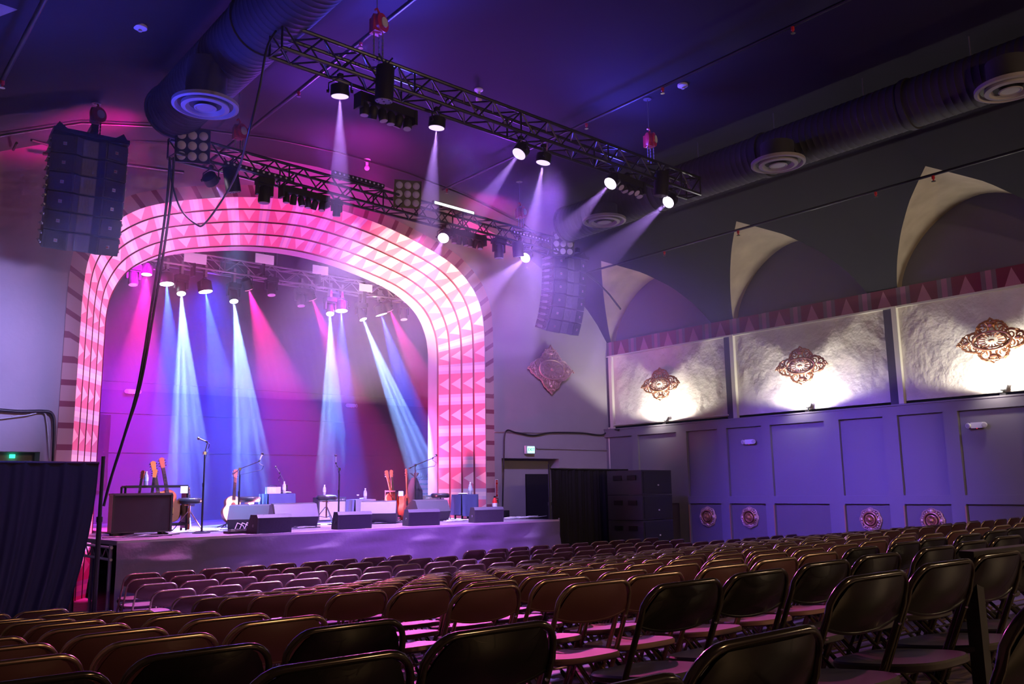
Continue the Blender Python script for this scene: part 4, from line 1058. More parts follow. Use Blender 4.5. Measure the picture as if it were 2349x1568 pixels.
emerg('twin headed emergency light high on the panelled wall above the second rosette', (XP-.02, 11.58, 2.69), -PI/2)
emerg('twin headed emergency light on the panelled wall nearest the camera', (XP-.02, 6.77, 2.74), -PI/2)
p = at(303, 898, SB-.03); emerg('twin headed emergency light on the stage wall behind the cable drop', (p.x, p.y, p.z), 0)
p = at(804, 930, SB-.03); emerg('twin headed emergency light on the stage wall past the third beam', (p.x, p.y, p.z), 0)
# ---------------------------------------------------------------- stage props
def dk(x, y, Y=None):
    """deck point seen at pixel; if Y is given the x position at that depth"""
    p = at(x, y, Y) if Y else atz(x, y, DK)
    return V((p.x, p.y, DK))
def wedge(name, label, x, y, w_, h_, dp, rz, poly, m, grp, grille=None, badge=False, handle=True):
    t = thing(name, label, 'monitor speaker', (x, y, DK), rz, grp)
    mb = MB(); mb.prism(poly, 'x', -w_/2, w_/2); b = obj('cabinet', mb, m, t)
    # audience side trim frame
    if grille:
        (a0, b0), (a1, b1) = grille; n = V((0, -(b1-b0), (a1-a0))).normalized(); mb = MB(); vs = []
        for X in (-w_/2+.03, w_/2-.03):
            for (p, q) in ((a0, b0), (a1, b1)): vs.append(V((X, p, q))+n*.006)
        mb.add(vs, [(0, 1, 3, 2)]); obj('grille', mb, M_grille, t)
    mb = MB()
    for s in (-1, 1):
        mb2 = mbl([(.022, 0), (.022, .01)], V((s*(w_/2-.07), poly[0][0]-.006, poly[0][1]+.18)) if not grille else V((s*(w_/2), .12, .12)), V((s, 0, 0)) if grille else V((0, -1, 0)), 12); mb.merge(mb2)
    obj('port_cup', mb, M_steel, t)
    if badge:
        mb = MB(); mb.box((w_*.28, poly[0][0]-.008, h_*.55), (.035, .008, .045)); obj('badge', mb, M_white, t)
    return t
# tall wedges facing upstage; audience sees the sloping back
PW = [(0.0, .0), (-.09, .20), (.03, .42), (.16, .44), (.52, .17), (.50, .0)]
for (x, Y, rz, w_, lb) in ((570, 14.2, -.62, .66, 'big floor monitor tipped on its corner beside the pedal board'), (678, 14.6, -.12, .78, 'big floor monitor with pale lit top before the cloth covered table'), (868, 15.0, -.62, .68, 'big floor monitor before the round red guitar'), (992, 15.1, .02, .80, 'big floor monitor with pale top before the far drum stool')):
    p = dk(x, 1200, Y); wedge('floor_monitor', lb, p.x, Y, w_, .44, .55, rz, PW, M_speaker, 'big floor monitors')
PF = [(0, 0), (-.02, .24), (.02, .29), (.22, .29), (.34, .06), (.34, 0)]
for (x, Y, rz, lb) in ((630, 13.25, .08, 'low front fill speaker on the stage lip, nearest the navy drape'), (814, 13.35, -.18, 'low front fill speaker on the stage lip, second from the navy drape'), (973, 13.45, -.25, 'low front fill speaker on the stage lip, third from the navy drape'), (1122, 13.55, -.3, 'low front fill speaker on the stage lip farthest from the navy drape')):
    p = dk(x, 1200, Y); wedge('front_fill_speaker', lb, p.x, Y, .60, .29, .34, rz, PF, M_speaker, 'front fills on the stage lip', ((-.0, .0), (-.02, .24)), True)
# big black case
p = dk(325, 1222, 14.55); t = thing('road_case', 'large plain black flight case at the near corner of the stage', 'case', (p.x, 14.55, DK), math.radians(-8))
obj('body', mbox((0, .3, .33), (.86, .55, .58)), M_blackplastic, t); obj('lid', mbox((0, .3, .635), (.88, .57, .035)), M_speaker, t)
mb = MB(); mb.box((.43, .01, .33), (.03, .03, .6)); mb.box((-.43, .01, .33), (.03, .03, .6)); mb.box((0, .01, .05), (.86, .03, .02)); obj('edging', mb, M_blackmetal, t)
mb = MB()
for s in (-1, 1):
    for q in (.1, .5): mb.box((s*.36, q, .02), (.08, .08, .04))
obj('foot', mb, M_blackmetal, t)
def guitar(name, label, loc, rot, top=None, neck=None, acoustic=True, grp=None, sc_=1.0):
    top = top or M_wood; t = thing(name, label, 'guitar', loc, 0, grp); t.rotation_euler = rot; t.scale = (sc_,)*3
    out = []
    for i in range(60):
        a = 2*PI*i/60; s, c = math.sin(a), math.cos(a)
        zz = -c; wv = .2*abs(s)**.8*(1-.16*math.exp(-((zz-.28)/.28)**2)*1.6)*(1.0-.12*max(0, zz)); out.append((math.copysign(wv, s) if abs(s) > .02 else 0, .25+.25*zz))
    D = .1 if acoustic else .045
    obj('body', MB_prismY(out, 0, D), mat('guitar_side', (.2, .07, .03), .3, coat=.5) if top is M_wood else top, t)
    obj('soundboard', MB_prismY([(x*.965, (z-.25)*.97+.25) for x, z in out], -.006, 0), top, t)
    mb = MB(); mb.box((0, -.018, .63), (.052, .02, .42)); obj('neck', mb, neck or M_dark, t)
    mb = MB()
    for k in range(14): mb.box((0, -.029, .45+.38*(1-.5**(k/7))*1.04), (.05, .003, .004))
    obj('fret', mb, M_chrome, t)
    mb = MB(); mb.prism([(-.028, .83), (.028, .83), (.042, .98), (.0, 1.0), (-.042, .98)], 'y', -.02, -.005); obj('headstock', mb, top if top is not M_wood else M_dark, t)
    mb = MB()
    for s in (-1, 1):
        for k in range(3): mb.ball((s*.052, -.012, .87+.04*k), .011, n=6); mb.tube([(s*.03, -.012, .87+.04*k), (s*.052, -.012, .87+.04*k)], .004, 5)
    obj('tuner', mb, M_chrome, t)
    if acoustic:
        obj('sound_hole', mbl([(.048, 0), (.048, .004)], V((0, -.004, .325)), V((0, -1, 0)), 20), M_dark, t); obj('bridge', mbox((0, -.012, .17), (.15, .014, .022)), M_dark, t)
        mb = MB(); mb.prism([(.03, .22), (.09, .2), (.11, .26), (.06, .33)], 'y', -.009, -.005); obj('pickguard', mb, M_wood2, t)
    else:
        mb = MB(); mb.box((0, -.008, .3), (.08, .012, .03)); mb.box((0, -.008, .2), (.08, .012, .03)); mb.box((0, -.01, .12), (.07, .014, .015)); obj('pickup', mb, M_chrome, t)
    mb = MB()
    for k in range(6): mb.tube([(-.02+.008*k, -.022, .16), (-.016+.0064*k, -.034, .83)], .0012, 3)
    obj('string', mb, M_chrome, t); return t
def MB_prismY(poly, y0, y1):
    mb = MB(); mb.prism(poly, 'y', y0, y1); return mb
E_ = lambda x, y, z: (math.radians(x), math.radians(y), math.radians(z))
# guitar rack behind the case with guitars standing in it
p = dk(350, 1215, 15.5); gx, gy = p.x, 15.5
t = thing('guitar_rack', 'black tube rack holding a row of guitars behind the flight case', 'rack', (gx, gy, DK), math.radians(-6))
mb = MB(); mb.box((0.02, -.1, .76), (1.0, .05, .04)); mb.box((0.02, .25, .76), (1.0, .05, .04)); mb.box((.02, .08, .12), (1.0, .4, .04)); obj('rail', mb, M_blackmetal, t)
mb = MB()
for s in (-.48, .52):
    for q in (-.1, .25): mb.tube([(s, q, 0), (s, q, .76)], .02)
    mb.box((s, .07, .4), (.04, .35, .7)) if s > 0 else None
obj('post', mb, M_blackmetal, t); obj('corner_plate', mbox((.45, -.13, .7), (.12, .02, .12)), M_white, t)
for (dx, dy, rz, rx, ry, tp, ac, s, lb) in ((-.28, .02, -60, -8, 0, M_wood2, True, .9, 'guitar with dark red neck turned sideways, at the near end of the rack'), (-.08, .0, -20, -10, 4, M_sunb, False, .93, 'guitar with dark neck and six bright tuners in the middle of the rack'),
        (.2, .1, 0, -8, -10, M_sunb, True, 1.08, 'guitar with a capo on its neck, leaning in the rack'), (.36, .14, 10, -8, -9, M_wood2, False, 1.14, 'guitar whose headstock stands highest in the rack'), (.6, -.05, 70, -3, 0, M_sunb, False, .72, 'small sunburst guitar standing outside the end of the rack')):
    guitar('guitar', lb, (gx+dx, gy+dy, DK+.145 if dx < .5 else DK+.02), E_(rx, ry, rz), tp, M_dark, ac, 'guitars in the near rack', s)
def bottle(p, label, s=1):
    t = thing('water_bottle', label, 'bottle', p, 0, 'clear water bottles'); t.scale = (s,)*3
    mb = MB(); mb.lathe([(.03, 0), (.033, .01), (.033, .06), (.03, .075), (.033, .09), (.033, .14), (.014, .18), (.012, .195)], n=16); obj('body', mb, M_water, t, 60)
    mb = MB(); mb.lathe([(.014, .193), (.014, .212)], n=12); obj('cap', mb, M_white, t); obj('wrapper', mbl([(.034, .065), (.034, .12)], V((0, 0, 0)), V((0, 0, 1)), 16), mat('bottle_wrapper', (.5, .6, .9), .4), t)
bottle((gx-.18, gy-.1, DK+.782), 'clear water bottle standing on the guitar rack rail', 1.1)
def throne(x, y, label, h=.56, top=.2, wob=0):
    t = thing('drum_stool', label, 'stool', (x, y, DK), random.random(), 'round padded stools')
    mb = MB(); mb.lathe([(top*.9, h-.1), (top, h-.08), (top, h-.025), (top*.9, h), (top*.3, h+.004)], n=28); obj('seat', mb, mat('black_vinyl', (.03, .03, .035), .25), t, 50)
    mb = MB(); mb.tube([(0, 0, .12), (0, 0, h-.1)], .016, 10); mb.box((0, 0, h-.12), (.12, .12, .02)); mb.tube([(0, 0, h-.13), (.1, 0, h-.15)], .006); obj('post', mb, M_chrome, t)
    for k in range(3):
        a = 2*PI*k/3; mb = MB(); c, s = math.cos(a), math.sin(a)
        mb.tube([(.02*c, .02*s, .33), (.27*c, .27*s, .02)], .009, 6); mb.tube([(.02*c, .02*s, .13), (.16*c, .16*s, .16)], .006, 6); l = obj('leg', mb, M_chrome, t)
        mb = MB(); mb.ball((.28*c, .28*s, .018), .018, n=6); obj('rubber_foot', mb, M_blackplastic, l)
for (x, Y, lb) in ((433, 15.3, 'padded drum stool between the guitar rack and the first microphone'), (570, 15.9, 'padded drum stool behind the acoustic guitar'), (748, 16.0, 'padded drum stool with a water bottle on its seat'), (1010, 16.0, 'padded drum stool behind the far big floor monitor')):
    p = dk(x, 1200, Y); throne(p.x, Y, lb)
    if x == 748: bottle((p.x-.05, Y, DK+.564), 'clear water bottle on the seat of the middle stool', .95)
def mic_stand(p, label, h, boom=None, mic=(0, -.05, .1), round_=True, tripod=False, m=None):
    t = thing('microphone_stand', label, 'microphone stand', p, 0, 'microphone stands')
    if tripod:
        for k in range(3):
            a = 2*PI*k/3+.4; mb = MB(); mb.tube([(0, 0, .22), (.32*math.cos(a), .32*math.sin(a), .015)], .01, 6); obj('leg', mb, M_blackmetal, t)
    else: mb = MB(); mb.lathe([(.14, 0), (.14, .01), (.03, .03)], n=24); obj('base', mb, M_blackmetal, t)
    mb = MB(); mb.tube([(0, 0, .01), (0, 0, h*.62)], .013, 8); mb.tube([(0, 0, h*.6), (0, 0, h)], .009, 8); mb.tube([(0, 0, h*.6-.03), (0, 0, h*.6+.03)], .018, 8); obj('pole', mb, m or M_blackmetal, t)
    e = V((0, 0, h))
    if boom:
        b0, b1 = V(boom[0]), V(boom[1]); mb = MB(); mb.tube([e+b0, e, e+b1], .008, 8); mb.box(e, (.04, .04, .05)); mb.tube([e+b0, e+b0*.75], .016, 8); obj('boom', mb, M_chrome, t); e = e+b1
    d = V(mic).normalized(); mb = MB(); mb.tube([e, e+d*.03], .016, 8); obj('clip', mb, M_blackplastic, t)
    o = mbl([(.009, 0), (.013, .12), (.02, .13)], e+d*.02, d, 12); mc = thing('microphone', label.replace('stand', 'stand, its microphone'), 'microphone') if False else obj('microphone', o, M_steel, t)
    mb = MB(); mb.ball(e+d*.165, .027, n=8); obj('grille_ball', mb, M_chrome, mc)
    mb = MB(); q = e+d*.02; s = V((d.y, -d.x, 0)); s = s.normalized() if s.length > .1 else V((1, 0, 0))
    mb.tube([q, q-d*.05+s*.02+V((0, 0, -.02)), q+s*.09+V((0, 0, -.10)), q+s*.05+V((0, 0, -.17)), V((0, 0, h-.1))+s*.02, V((0.014, 0, h*.5)), (.016, 0, .03)], .006, 5); obj('cable', mb, M_cable, t)
p = dk(462, 1215, 14.3); mic_stand((p.x, 14.3, DK), 'straight round base microphone stand in the blue light near the rack', 1.28, ((.0, 0, -.02), (.03, -.02, .18)), (-.6, .6, .35))
p = dk(546, 1185, 15.2); mic_stand((p.x, 15.2, DK), 'boom microphone stand rising before the acoustic guitar', 1.05, ((-.14, -.05, -.09), (.40, .1, .14)), (.3, .2, .55), tripod=True)
p = dk(776, 1192, 15.2); mic_stand((p.x, 15.2, DK), 'straight microphone stand beside the bottle topped stool', 1.05, ((.0, 0, .0), (-.07, 0, .1)), (0, .1, 1))
p = dk(966, 1192, 15.6); mic_stand((p.x-.15, 15.6, DK), 'tall boom microphone stand reaching toward the pink jamb', 1.15, ((-.18, -.05, -.07), (.5, .1, .15)), (.5, .2, .25), tripod=True)
p = dk(655, 1165, 17.0); mic_stand((p.x, 17.0, DK), 'small tilted microphone stand behind the cloth covered table', .75, ((.1, 0, -.2), (-.14, 0, .26)), (-.4, .1, .6), tripod=True)
p = dk(930, 1192, 16.2); mic_stand((p.x+.2, 16.2, DK), 'low slanting boom stand before the draped black jacket', .8, ((.12, 0, .2), (-.3, 0, -.5)), (-.3, .1, -.5), tripod=True)
# acoustic guitar on stand
p = dk(533, 1190, 16.1)
guitar('acoustic_guitar', 'pale acoustic guitar on a floor stand in the blue beam', (p.x, 16.1, DK+.09), E_(-9, 5, 0), M_wood, M_dark, True, None, 1.0)
t = thing('guitar_stand', 'low folding stand under the pale acoustic guitar', 'stand', (p.x, 16.1, DK)); mb = MB()
for s in (-1, 1): mb.tube([(s*.2, .22, .01), (s*.09, .04, .07), (s*.09, -.08, .08), (s*.09, -.09, .12)], .009, 6)
mb.tube([(0, .3, .01), (0, .16, .5)], .009, 6); mb.tube([(-.09, .04, .07), (.09, .04, .07)], .009, 6); obj('tube_frame', mb, M_blackmetal, t)
def cloth_table(x, Y, label, w_, d_, h, m):
    p = dk(x, 1190, Y); t = thing('side_table', label, 'table', (p.x, Y, DK), 0, 'small covered tables')
    mb = MB(); mb.box((0, d_/2, h-.012), (w_, d_, .02)); obj('tabletop', mb, M_blackplastic, t)
    for sx in (-1, 1):
        for q in (.05, d_-.05): obj('leg', mbox((sx*(w_/2-.05), q, (h-.02)/2), (.03, .03, h-.02)), M_blackmetal, t)
    def fn(u, v):
        per = 2*(w_+d_); s = u*per
        if s < w_: a = (-w_/2+s, 0, 0, -1)
        elif s < w_+d_: a = (w_/2, s-w_, 1, 0)
        elif s < 2*w_+d_: a = (w_/2-(s-w_-d_), d_, 0, 1)
        else: a = (-w_/2, d_-(s-2*w_-d_), -1, 0)
        k = .018*v*(1+math.sin(s*22)+.5*math.sin(s*37))
        return V((a[0]+a[2]*(k+.012), a[1]+a[3]*(k+.012), h+.003-(h-.03)*v*(.93+.05*math.sin(s*3))))
    mb = MB(); mb.grid(fn, 120, 8); mb.box((0, d_/2, h+.003), (w_+.02, d_+.02, .008)); c = obj('table_cloth', mb, m, None, 60); c.location = (p.x, Y, DK)
    tag(c, label.replace('small table', 'cloth').replace('covered by', 'of').replace('under', 'under')+' (cloth)' if False else {'a': 'dark blue cloth draped over the table with the radio', 'b': 'grey cloth draped over the small table with cup and bottle', 'c': 'blue cloth over the table beside the far pink jamb'}[label[-1] if label[-1] in 'abc' else 'a'], 'cloth', 'cloths over the small tables'); return p
def ct(key, x, Y, label, *a):
    global _k; p = cloth_table(x, Y, label+'~'+key, *a); return p
for key, x, Y, lb, w_, d_, h, m in (('a', 645, 16.3, 'small table hidden under dark cloth, radio on top', .56, .4, .6, M_blue), ('b', 838, 16.8, 'small table hidden under grey cloth, cup on top', .5, .4, .45, mat('grey_cloth', (.16, .15, .18), .85)), ('c', 1078, 15.6, 'small table hidden under blue cloth, towel on top', .44, .36, .52, M_blue)):
    p = cloth_table(x, Y, lb+'~'+key, w_, d_, h, m)
    for o in C.objects:
        if o.get('label', '').endswith('~'+key): o['label'] = lb
    if key == 'a':
        t = thing('radio', 'pale box radio with handle on the dark cloth table', 'radio', (p.x-.12, Y+.15, DK+h+.008)); obj('case', mbox((0, 0, .065), (.28, .1, .13)), M_grey, t)
        mb = MB()
        for i in range(6): mb.box((-.1+i*.025, -.052, .065), (.008, .006, .1))
        obj('speaker_slot', mb, M_white, t); mb = MB(); mb.tube([(-.08, 0, .13), (-.07, 0, .155), (.07, 0, .155), (.08, 0, .13)], .007); obj('carry_handle', mb, M_chrome, t)
        bottle((p.x+.10, Y+.12, DK+h+.008), 'clear water bottle on the dark cloth table beside the radio', 1.1)
        mb = MB(); mb.ball((0, 0, .02), .1, sc3=(1.3, .8, .2)); o = obj('towel', mb, M_white, None, 60); o.location = (p.x+.19, Y+.25, DK+h+.008); tag(o, 'white towel heaped at the end of the dark cloth table', 'towel')
    if key == 'b':
        bottle((p.x+.06, Y+.12, DK+h+.008), 'clear water bottle on the grey cloth table', 1.1)
        t = thing('stemmed_cup', 'small stemmed cup on the grey cloth table', 'cup', (p.x-.12, Y+.12, DK+h+.008)); mb = MB(); mb.lathe([(.02, 0), (.004, .01), (.004, .07)], n=12); obj('stem', mb, M_chrome, t); mb = MB(); mb.lathe([(.004, .07), (.025, .08), (.025, .1)], n=12); obj('bowl', mb, M_white, t)
        mb = MB(); mb.ball((0, 0, .015), .07, sc3=(1.3, .8, .22)); o = obj('towel', mb, M_white, None, 60); o.location = (p.x+.1, Y+.28, DK+h+.006); tag(o, 'white towel behind the bottle on the grey cloth table', 'towel')
    if key == 'c':
        bottle((p.x+.1, Y+.12, DK+h+.008), 'water bottle nearer the towel on the blue cloth table', 1.25); bottle((p.x+.17, Y+.2, DK+h+.008), 'water bottle behind another on the blue cloth table', 1.2)
        mb = MB(); mb.ball((0, 0, .015), .09, sc3=(1.3, .9, .22)); o = obj('towel', mb, M_white, None, 60); o.location = (p.x-.08, Y+.15, DK+h+.006); tag(o, 'white towel on the blue cloth table beside the bottles', 'towel')
def amp(x, Y, w_, h, d_, label, rz=0, m=None, body=None):
    p = dk(x, 1190, Y); t = thing('guitar_amplifier', label, 'amplifier', (p.x, Y, DK), rz, 'guitar amplifiers')
    obj('cabinet', mbox((0, d_/2, h/2+.01), (w_, d_, h)), body or M_speaker, t); obj('grille_cloth', mbox((0, -.004, h*.44+.01), (w_*.92, .012, h*.76)), m or M_grey, t)
    obj('control_panel', mbox((0, -.006, h*.91), (w_*.9, .012, h*.09)), M_steel, t); mb = MB()
    for i in range(7): mb.merge(mbl([(.011, 0), (.009, .015)], V((-w_*.36+i*w_*.12, -.012, h*.91)), V((0, -1, 0)), 8))
    obj('knob', mb, M_cream, t); mb = MB(); mb.tube([(-.1, d_/2, h+.01), (-.08, d_/2, h+.035), (.08, d_/2, h+.035), (.1, d_/2, h+.01)], .008); obj('handle', mb, M_blackplastic, t)
amp(762, 17.2, .66, .50, .26, 'wide pale fronted amplifier behind the bottle topped stool', 0)
amp(690, 17.8, .30, .36, .22, 'small dark amplifier beside the cloth covered table', 0, mat('oxblood', (.2, .1, .14), .7))
amp(1003, 17.0, .68, .50, .26, 'wide pale fronted amplifier behind the far drum stool', 0)
amp(893, 17.4, .3, .42, .25, 'small amplifier behind the red guitar rack', 0)
amp(335, 17.6, .9, .5, .3, 'pale fronted amplifier seen through the near guitar rack', 0)
# second rack with red guitars
p = dk(905, 1190, 15.6); rx_, ry_ = p.x, 15.6
t = thing('guitar_rack', 'short black guitar rack with a white corner plate beside the round red guitar', 'rack', (rx_, ry_, DK), .3)
mb = MB(); mb.box((0, 0, .62), (.26, .3, .03)); mb.box((0, 0, .12), (.26, .3, .03)); obj('rail', mb, M_blackmetal, t)
mb = MB()
for sx in (-.12, .12):
    for q in (-.14, .14): mb.tube([(sx, q, 0), (sx, q, .64)], .018)
obj('post', mb, M_blackmetal, t); obj('corner_plate', mbox((0, -.165, .57), (.13, .02, .1)), M_white, t)
guitar('guitar', 'guitar with broad red neck leaning out of the short rack', (rx_+.02, ry_-.02, DK+.14), E_(-6, -12, 0), M_wood2, M_wood2, False, 'guitars in the short rack', .93)
guitar('guitar', 'dark guitar head showing behind the broad red neck', (rx_+.05, ry_+.1, DK+.14), E_(-4, -3, 0), M_wood2, M_dark, False, 'guitars in the short rack', .92)
guitar('acoustic_guitar', 'big red bodied acoustic guitar leaning on the short rack', (rx_+.24, ry_-.1, DK+.03), E_(-4, 4, 35), M_wood2, M_wood2, True, None, 1.05)
# black jacket draped on a stand
p = dk(945, 1190, 16.0); t = thing('draped_jacket', 'black jacket hanging on a thin stand between red guitar and far amplifier', 'jacket', (p.x+.06, 16.0, DK))
def jk(u, v):
    a = 2*PI*u; r = (.05+.10*min(1, v*3))*(1+.18*math.sin(a*3+v*3)); return V((r*1.2*math.cos(a), r*.7*math.sin(a), .9-.84*v))
mb = MB(); mb.grid(jk, 32, 12); obj('cloth', mb, M_drape, t, 60); mb = MB(); mb.tube([(0, 0, 0), (0, 0, 1.0)], .01); 
for k in range(4): a = k*PI/2; mb.tube([(0, 0, .92), (.12*math.cos(a), .12*math.sin(a), 1.0)], .006, 5)
obj('stand', mb, M_blackmetal, t)
# gear rack in the wing
p = dk(968, 1180, 18.6); t = thing('equipment_rack', 'tall rack of lit equipment standing upstage behind the far amplifier', 'rack', (p.x+.1, 18.8, DK)); obj('cabinet', mbox((0, 0, .45), (.5, .5, .9)), M_blackplastic, t)
mb = MB()
for i in range(7): mb.box((0, -.26, .12+i*.12), (.44, .02, .08))
obj('front_panel', mb, M_steel, t); mb = MB()
for i in range(12): mb.tube([(-.2+.035*i, -.1, .9), (-.2+.035*i+.03*math.sin(i), -.15, 1.0+.06*math.sin(i*2)), (-.15+.03*i, .05, .92)], .006, 5)
obj('patch_cable', mb, M_chrome, t)
# pedal boards and rugs
p = dk(745, 1205, 14.6); t = thing('pedal_board', 'white flat pedal board in front of the bottle topped stool', 'pedal board', (p.x, 14.7, DK)); obj('board', mbox((0, .1, .02), (.62, .42, .035)), M_white, t)
mb = MB(); mb.box((-.12, -.05, .045), (.1, .06, .02)); mb.box((.14, -.05, .045), (.1, .06, .015)); obj('pedal', mb, M_blackplastic, t)
p = dk(590, 1222, 13.6); t = thing('pedal_board', 'black pedal board with cables at the stage lip beside the leaning monitor', 'pedal board', (p.x-.22, 13.7, DK)); obj('board', mbox((0, 0, .02), (.5, .22, .035)), M_blackplastic, t)
mb = MB()
for i in range(4): mb.box((-.16+i*.11, 0, .05), (.07, .11, .035))
obj('pedal', mb, M_steel, t); mb = MB()
for i in range(3): mb.tube([(-.1+i*.08, .02, .07), (-.05+i*.08, .05, .16), (.05+i*.08, .08, .12), (.12+i*.08, .12, .02)], .007, 5)
obj('patch_cable', mb, M_wcable, t)
for i, (x, y, n, r, lb, m) in enumerate(((268, 1212, 7, .16, 'heap of pale tangled cable beside the flight case', M_wcable), (330, 1232, 4, .3, 'thin black cable looping along the lip before the flight case', M_cable), (450, 1222, 9, .3, 'bright tangle of cables around the first microphone base', M_wcable), (520, 1216, 9, .28, 'bright tangle of cables between microphone base and pedal board', M_wcable), (700, 1212, 5, .22, 'cable coils before the second big monitor', M_cable),
        (890, 1200, 9, .24, 'tangle of dark cables before the short guitar rack', M_cable), (1060, 1196, 6, .22, 'tangle of pale cables before the blue cloth table', M_wcable), (1215, 1188, 9, .25, 'tangle of pink lit cables on the far end of the deck', M_wcable), (1180, 1190, 5, .2, 'loops of thin cable near the far end of the deck', M_wcable))):
    p = dk(x, y); p.y = min(max(p.y, 13.25), 15.0); random.seed(i); mb = MB(); pts = []
    q = dk(x, y, p.y)
    for k in range(n*6):
        a = k*1.05+random.random(); rr = r*(.4+.9*random.random()); pts.append(V((q.x+rr*math.cos(a)*1.2+(k/(n*6)-.5)*r*1.5, q.y+max(-.12, rr*math.sin(a)*.7), DK+.012+.03*random.random())))
    sm = []
    for k in range(len(pts)-1):
        for w2 in range(3): sm.append(pts[k].lerp(pts[k+1], w2/3))
    mb.tube(sm, .008, 5); tag(obj('cable_tangle', mb, m), lb, 'cable', 'cables lying on the deck')

# ---------------------------------------------------------------- folding chairs
def chair_parts(r=.0115):
    def yl(z): return .24-.56*z if z < .45 else -.012-.34*(z-.45)*1.55
    A = MB()
    pts = []
    for s in (-1, 1):
        seg = [(s*.222, yl(z), z) for z in (.008, .12, .25, .38, .45, .52, .60, .66)]
        seg += [(s*(.222-.085+.085*math.cos(a)), yl(.66+.09*math.sin(a)), .675+.085*math.sin(a)) for a in [PI/2*k/6 for k in range(1, 7)]]
        pts.append(seg)
    path = pts[0]+pts[1][::-1]
    A.tube(path, r, 8); A.tube([(-.222, yl(.13), .13), (.222, yl(.13), .13)], .007, 6)
    A.tube([(-.222, yl(.43), .43), (.222, yl(.43), .43)], .007, 6)
    Bk = MB()
    def bk(u, v, off=0):
        x = -1+2*u; X = x*.214; zt = .752-.062*max(0, (abs(x)-.62)/.38)**2.2*1.6; zb = .60+.03*abs(x)**2.4
        z = zb+(zt-zb)*v; y = yl(z)-.035*(1-x*x)*(.35+.65*math.sin(PI*min(1, v*.8+.1)))+off
        return V((X, y, z))
    Bk.grid(lambda u, v: bk(u, v), 18, 8); Bk.grid(lambda u, v: bk(u, v, .011), 18, 8)
    edge = [bk(i/18, 0, .005) for i in range(19)]; Bk.tube(edge, .0075, 5)
    S = MB(); n = 40; rim = []
    for i in range(n):
        a = 2*PI*i/n; c, s = math.cos(a), math.sin(a); e = .62
        X = .205*math.copysign(abs(c)**e, c)*(1-.10*(s < 0)*abs(s)); Y = .06+.2*math.copysign(abs(s)**e, s); rim.append((X, Y))
    vs = [V((0, .06, .448))]; 
    for k, (f_1, z) in enumerate(((.5, .448), (.85, .452), (.97, .455), (1, .448), (1, .432), (.95, .426))):
        vs += [V((x*f_1, .06+(y-.06)*f_1, z)) for x, y in rim]
    vs.append(V((0, .06, .426))); fs = [(0, 1+i, 1+(i+1) % n) for i in range(n)]
    for k in range(5): fs += [(1+k*n+i, 1+(k+1)*n+i, 1+(k+1)*n+(i+1) % n, 1+k*n+(i+1) % n) for i in range(n)]
    fs += [(len(vs)-1, 1+5*n+(i+1) % n, 1+5*n+i) for i in range(n)]; S.add(vs, fs)
    Rr = MB()
    for s in (-1, 1): Rr.tube([(s*.198, -.25, .008), (s*.198, -.05, .23), (s*.198, .10, .395), (s*.198, .17, .42)], r*.92, 7)
    Rr.tube([(-.198, -.19, .075), (.198, -.19, .075)], .007, 6); Rr.tube([(-.198, .17, .42), (.198, .17, .42)], .008, 6)
    F = [[(s*.222, yl(0), 0), (s*.222, yl(.05), .05)] for s in (-1, 1)]+[[(s*.198, -.257, 0), (s*.198, -.21, .05)] for s in (-1, 1)]
    Rv = MB()
    for s in (-1, 1): Rv.ball((s*.214, yl(.60)-.012, .60), .006, n=5)
    return A, Bk, S, Rr, F, Rv
A_, B_, S_, R2_, F_, Rv_ = chair_parts()
def make_chair(kind):
    tm, bm_, sm = (M_browntube, M_brown, M_brownseat) if kind == 'brown' else (M_blktube, M_blk, M_blkseat)
    t = thing('folding_chair', '', 'chair')
    obj('front_frame', A_, tm, t, 60); obj('backrest', B_, bm_, t, 50); obj('seat', S_, sm, t, 40); obj('rear_frame', R2_, tm, t, 60)
    for a, b in F_:
        mb = MB(); mb.tube([a, b], .0145, 8); obj('foot_cap', mb, M_blackplastic, t)
    obj('rivet', Rv_, M_chrome, t)
    if 0: obj('sticker', mbox((.03, -.105, .575), (.045, .003, .03), Matrix.Rotation(math.radians(-27), 3, 'X')), mat('faded_sticker', (.022, .018, .018), .6), t)
    return t
protoB = make_chair('brown'); protoK = make_chair('black')
allm = MB(); allm.merge(A_, mi=0); allm.merge(B_, mi=1); allm.merge(S_, mi=2); allm.merge(R2_, mi=0)
far_mesh = allm.mesh('folding_chair', [M_browntube, M_brown, M_brownseat], 50)
ORD = ['first', 'second', 'third', 'fourth', 'fifth', 'sixth', 'seventh', 'eighth', 'ninth', 'tenth', 'eleventh', 'twelfth', 'thirteenth', 'fourteenth', 'fifteenth', 'sixteenth', 'seventeenth', 'eighteenth', 'nineteenth', 'twentieth', 'twenty-first', 'twenty-second', 'twenty-third', 'twenty-fourth', 'twenty-fifth', 'twenty-sixth', 'twenty-seventh', 'twenty-eighth', 'twenty-ninth', 'thirtieth', 'thirty-first', 'thirty-second', 'thirty-third']
spots = []   # (x, y, rz, kind, label)
rows = [1.52+.742*i for i in range(15)]
rnd = random.Random(3)
def seen(x, y, z=.5):
    p = V((x, y, fl(x, y)+z)); v = p-V((0, 0, EYE))
    if v.dot(f_) < .5: return False
    return -80 < px(p) < 2430 and py(V((x, y, fl(x, y)+.78))) < 1600
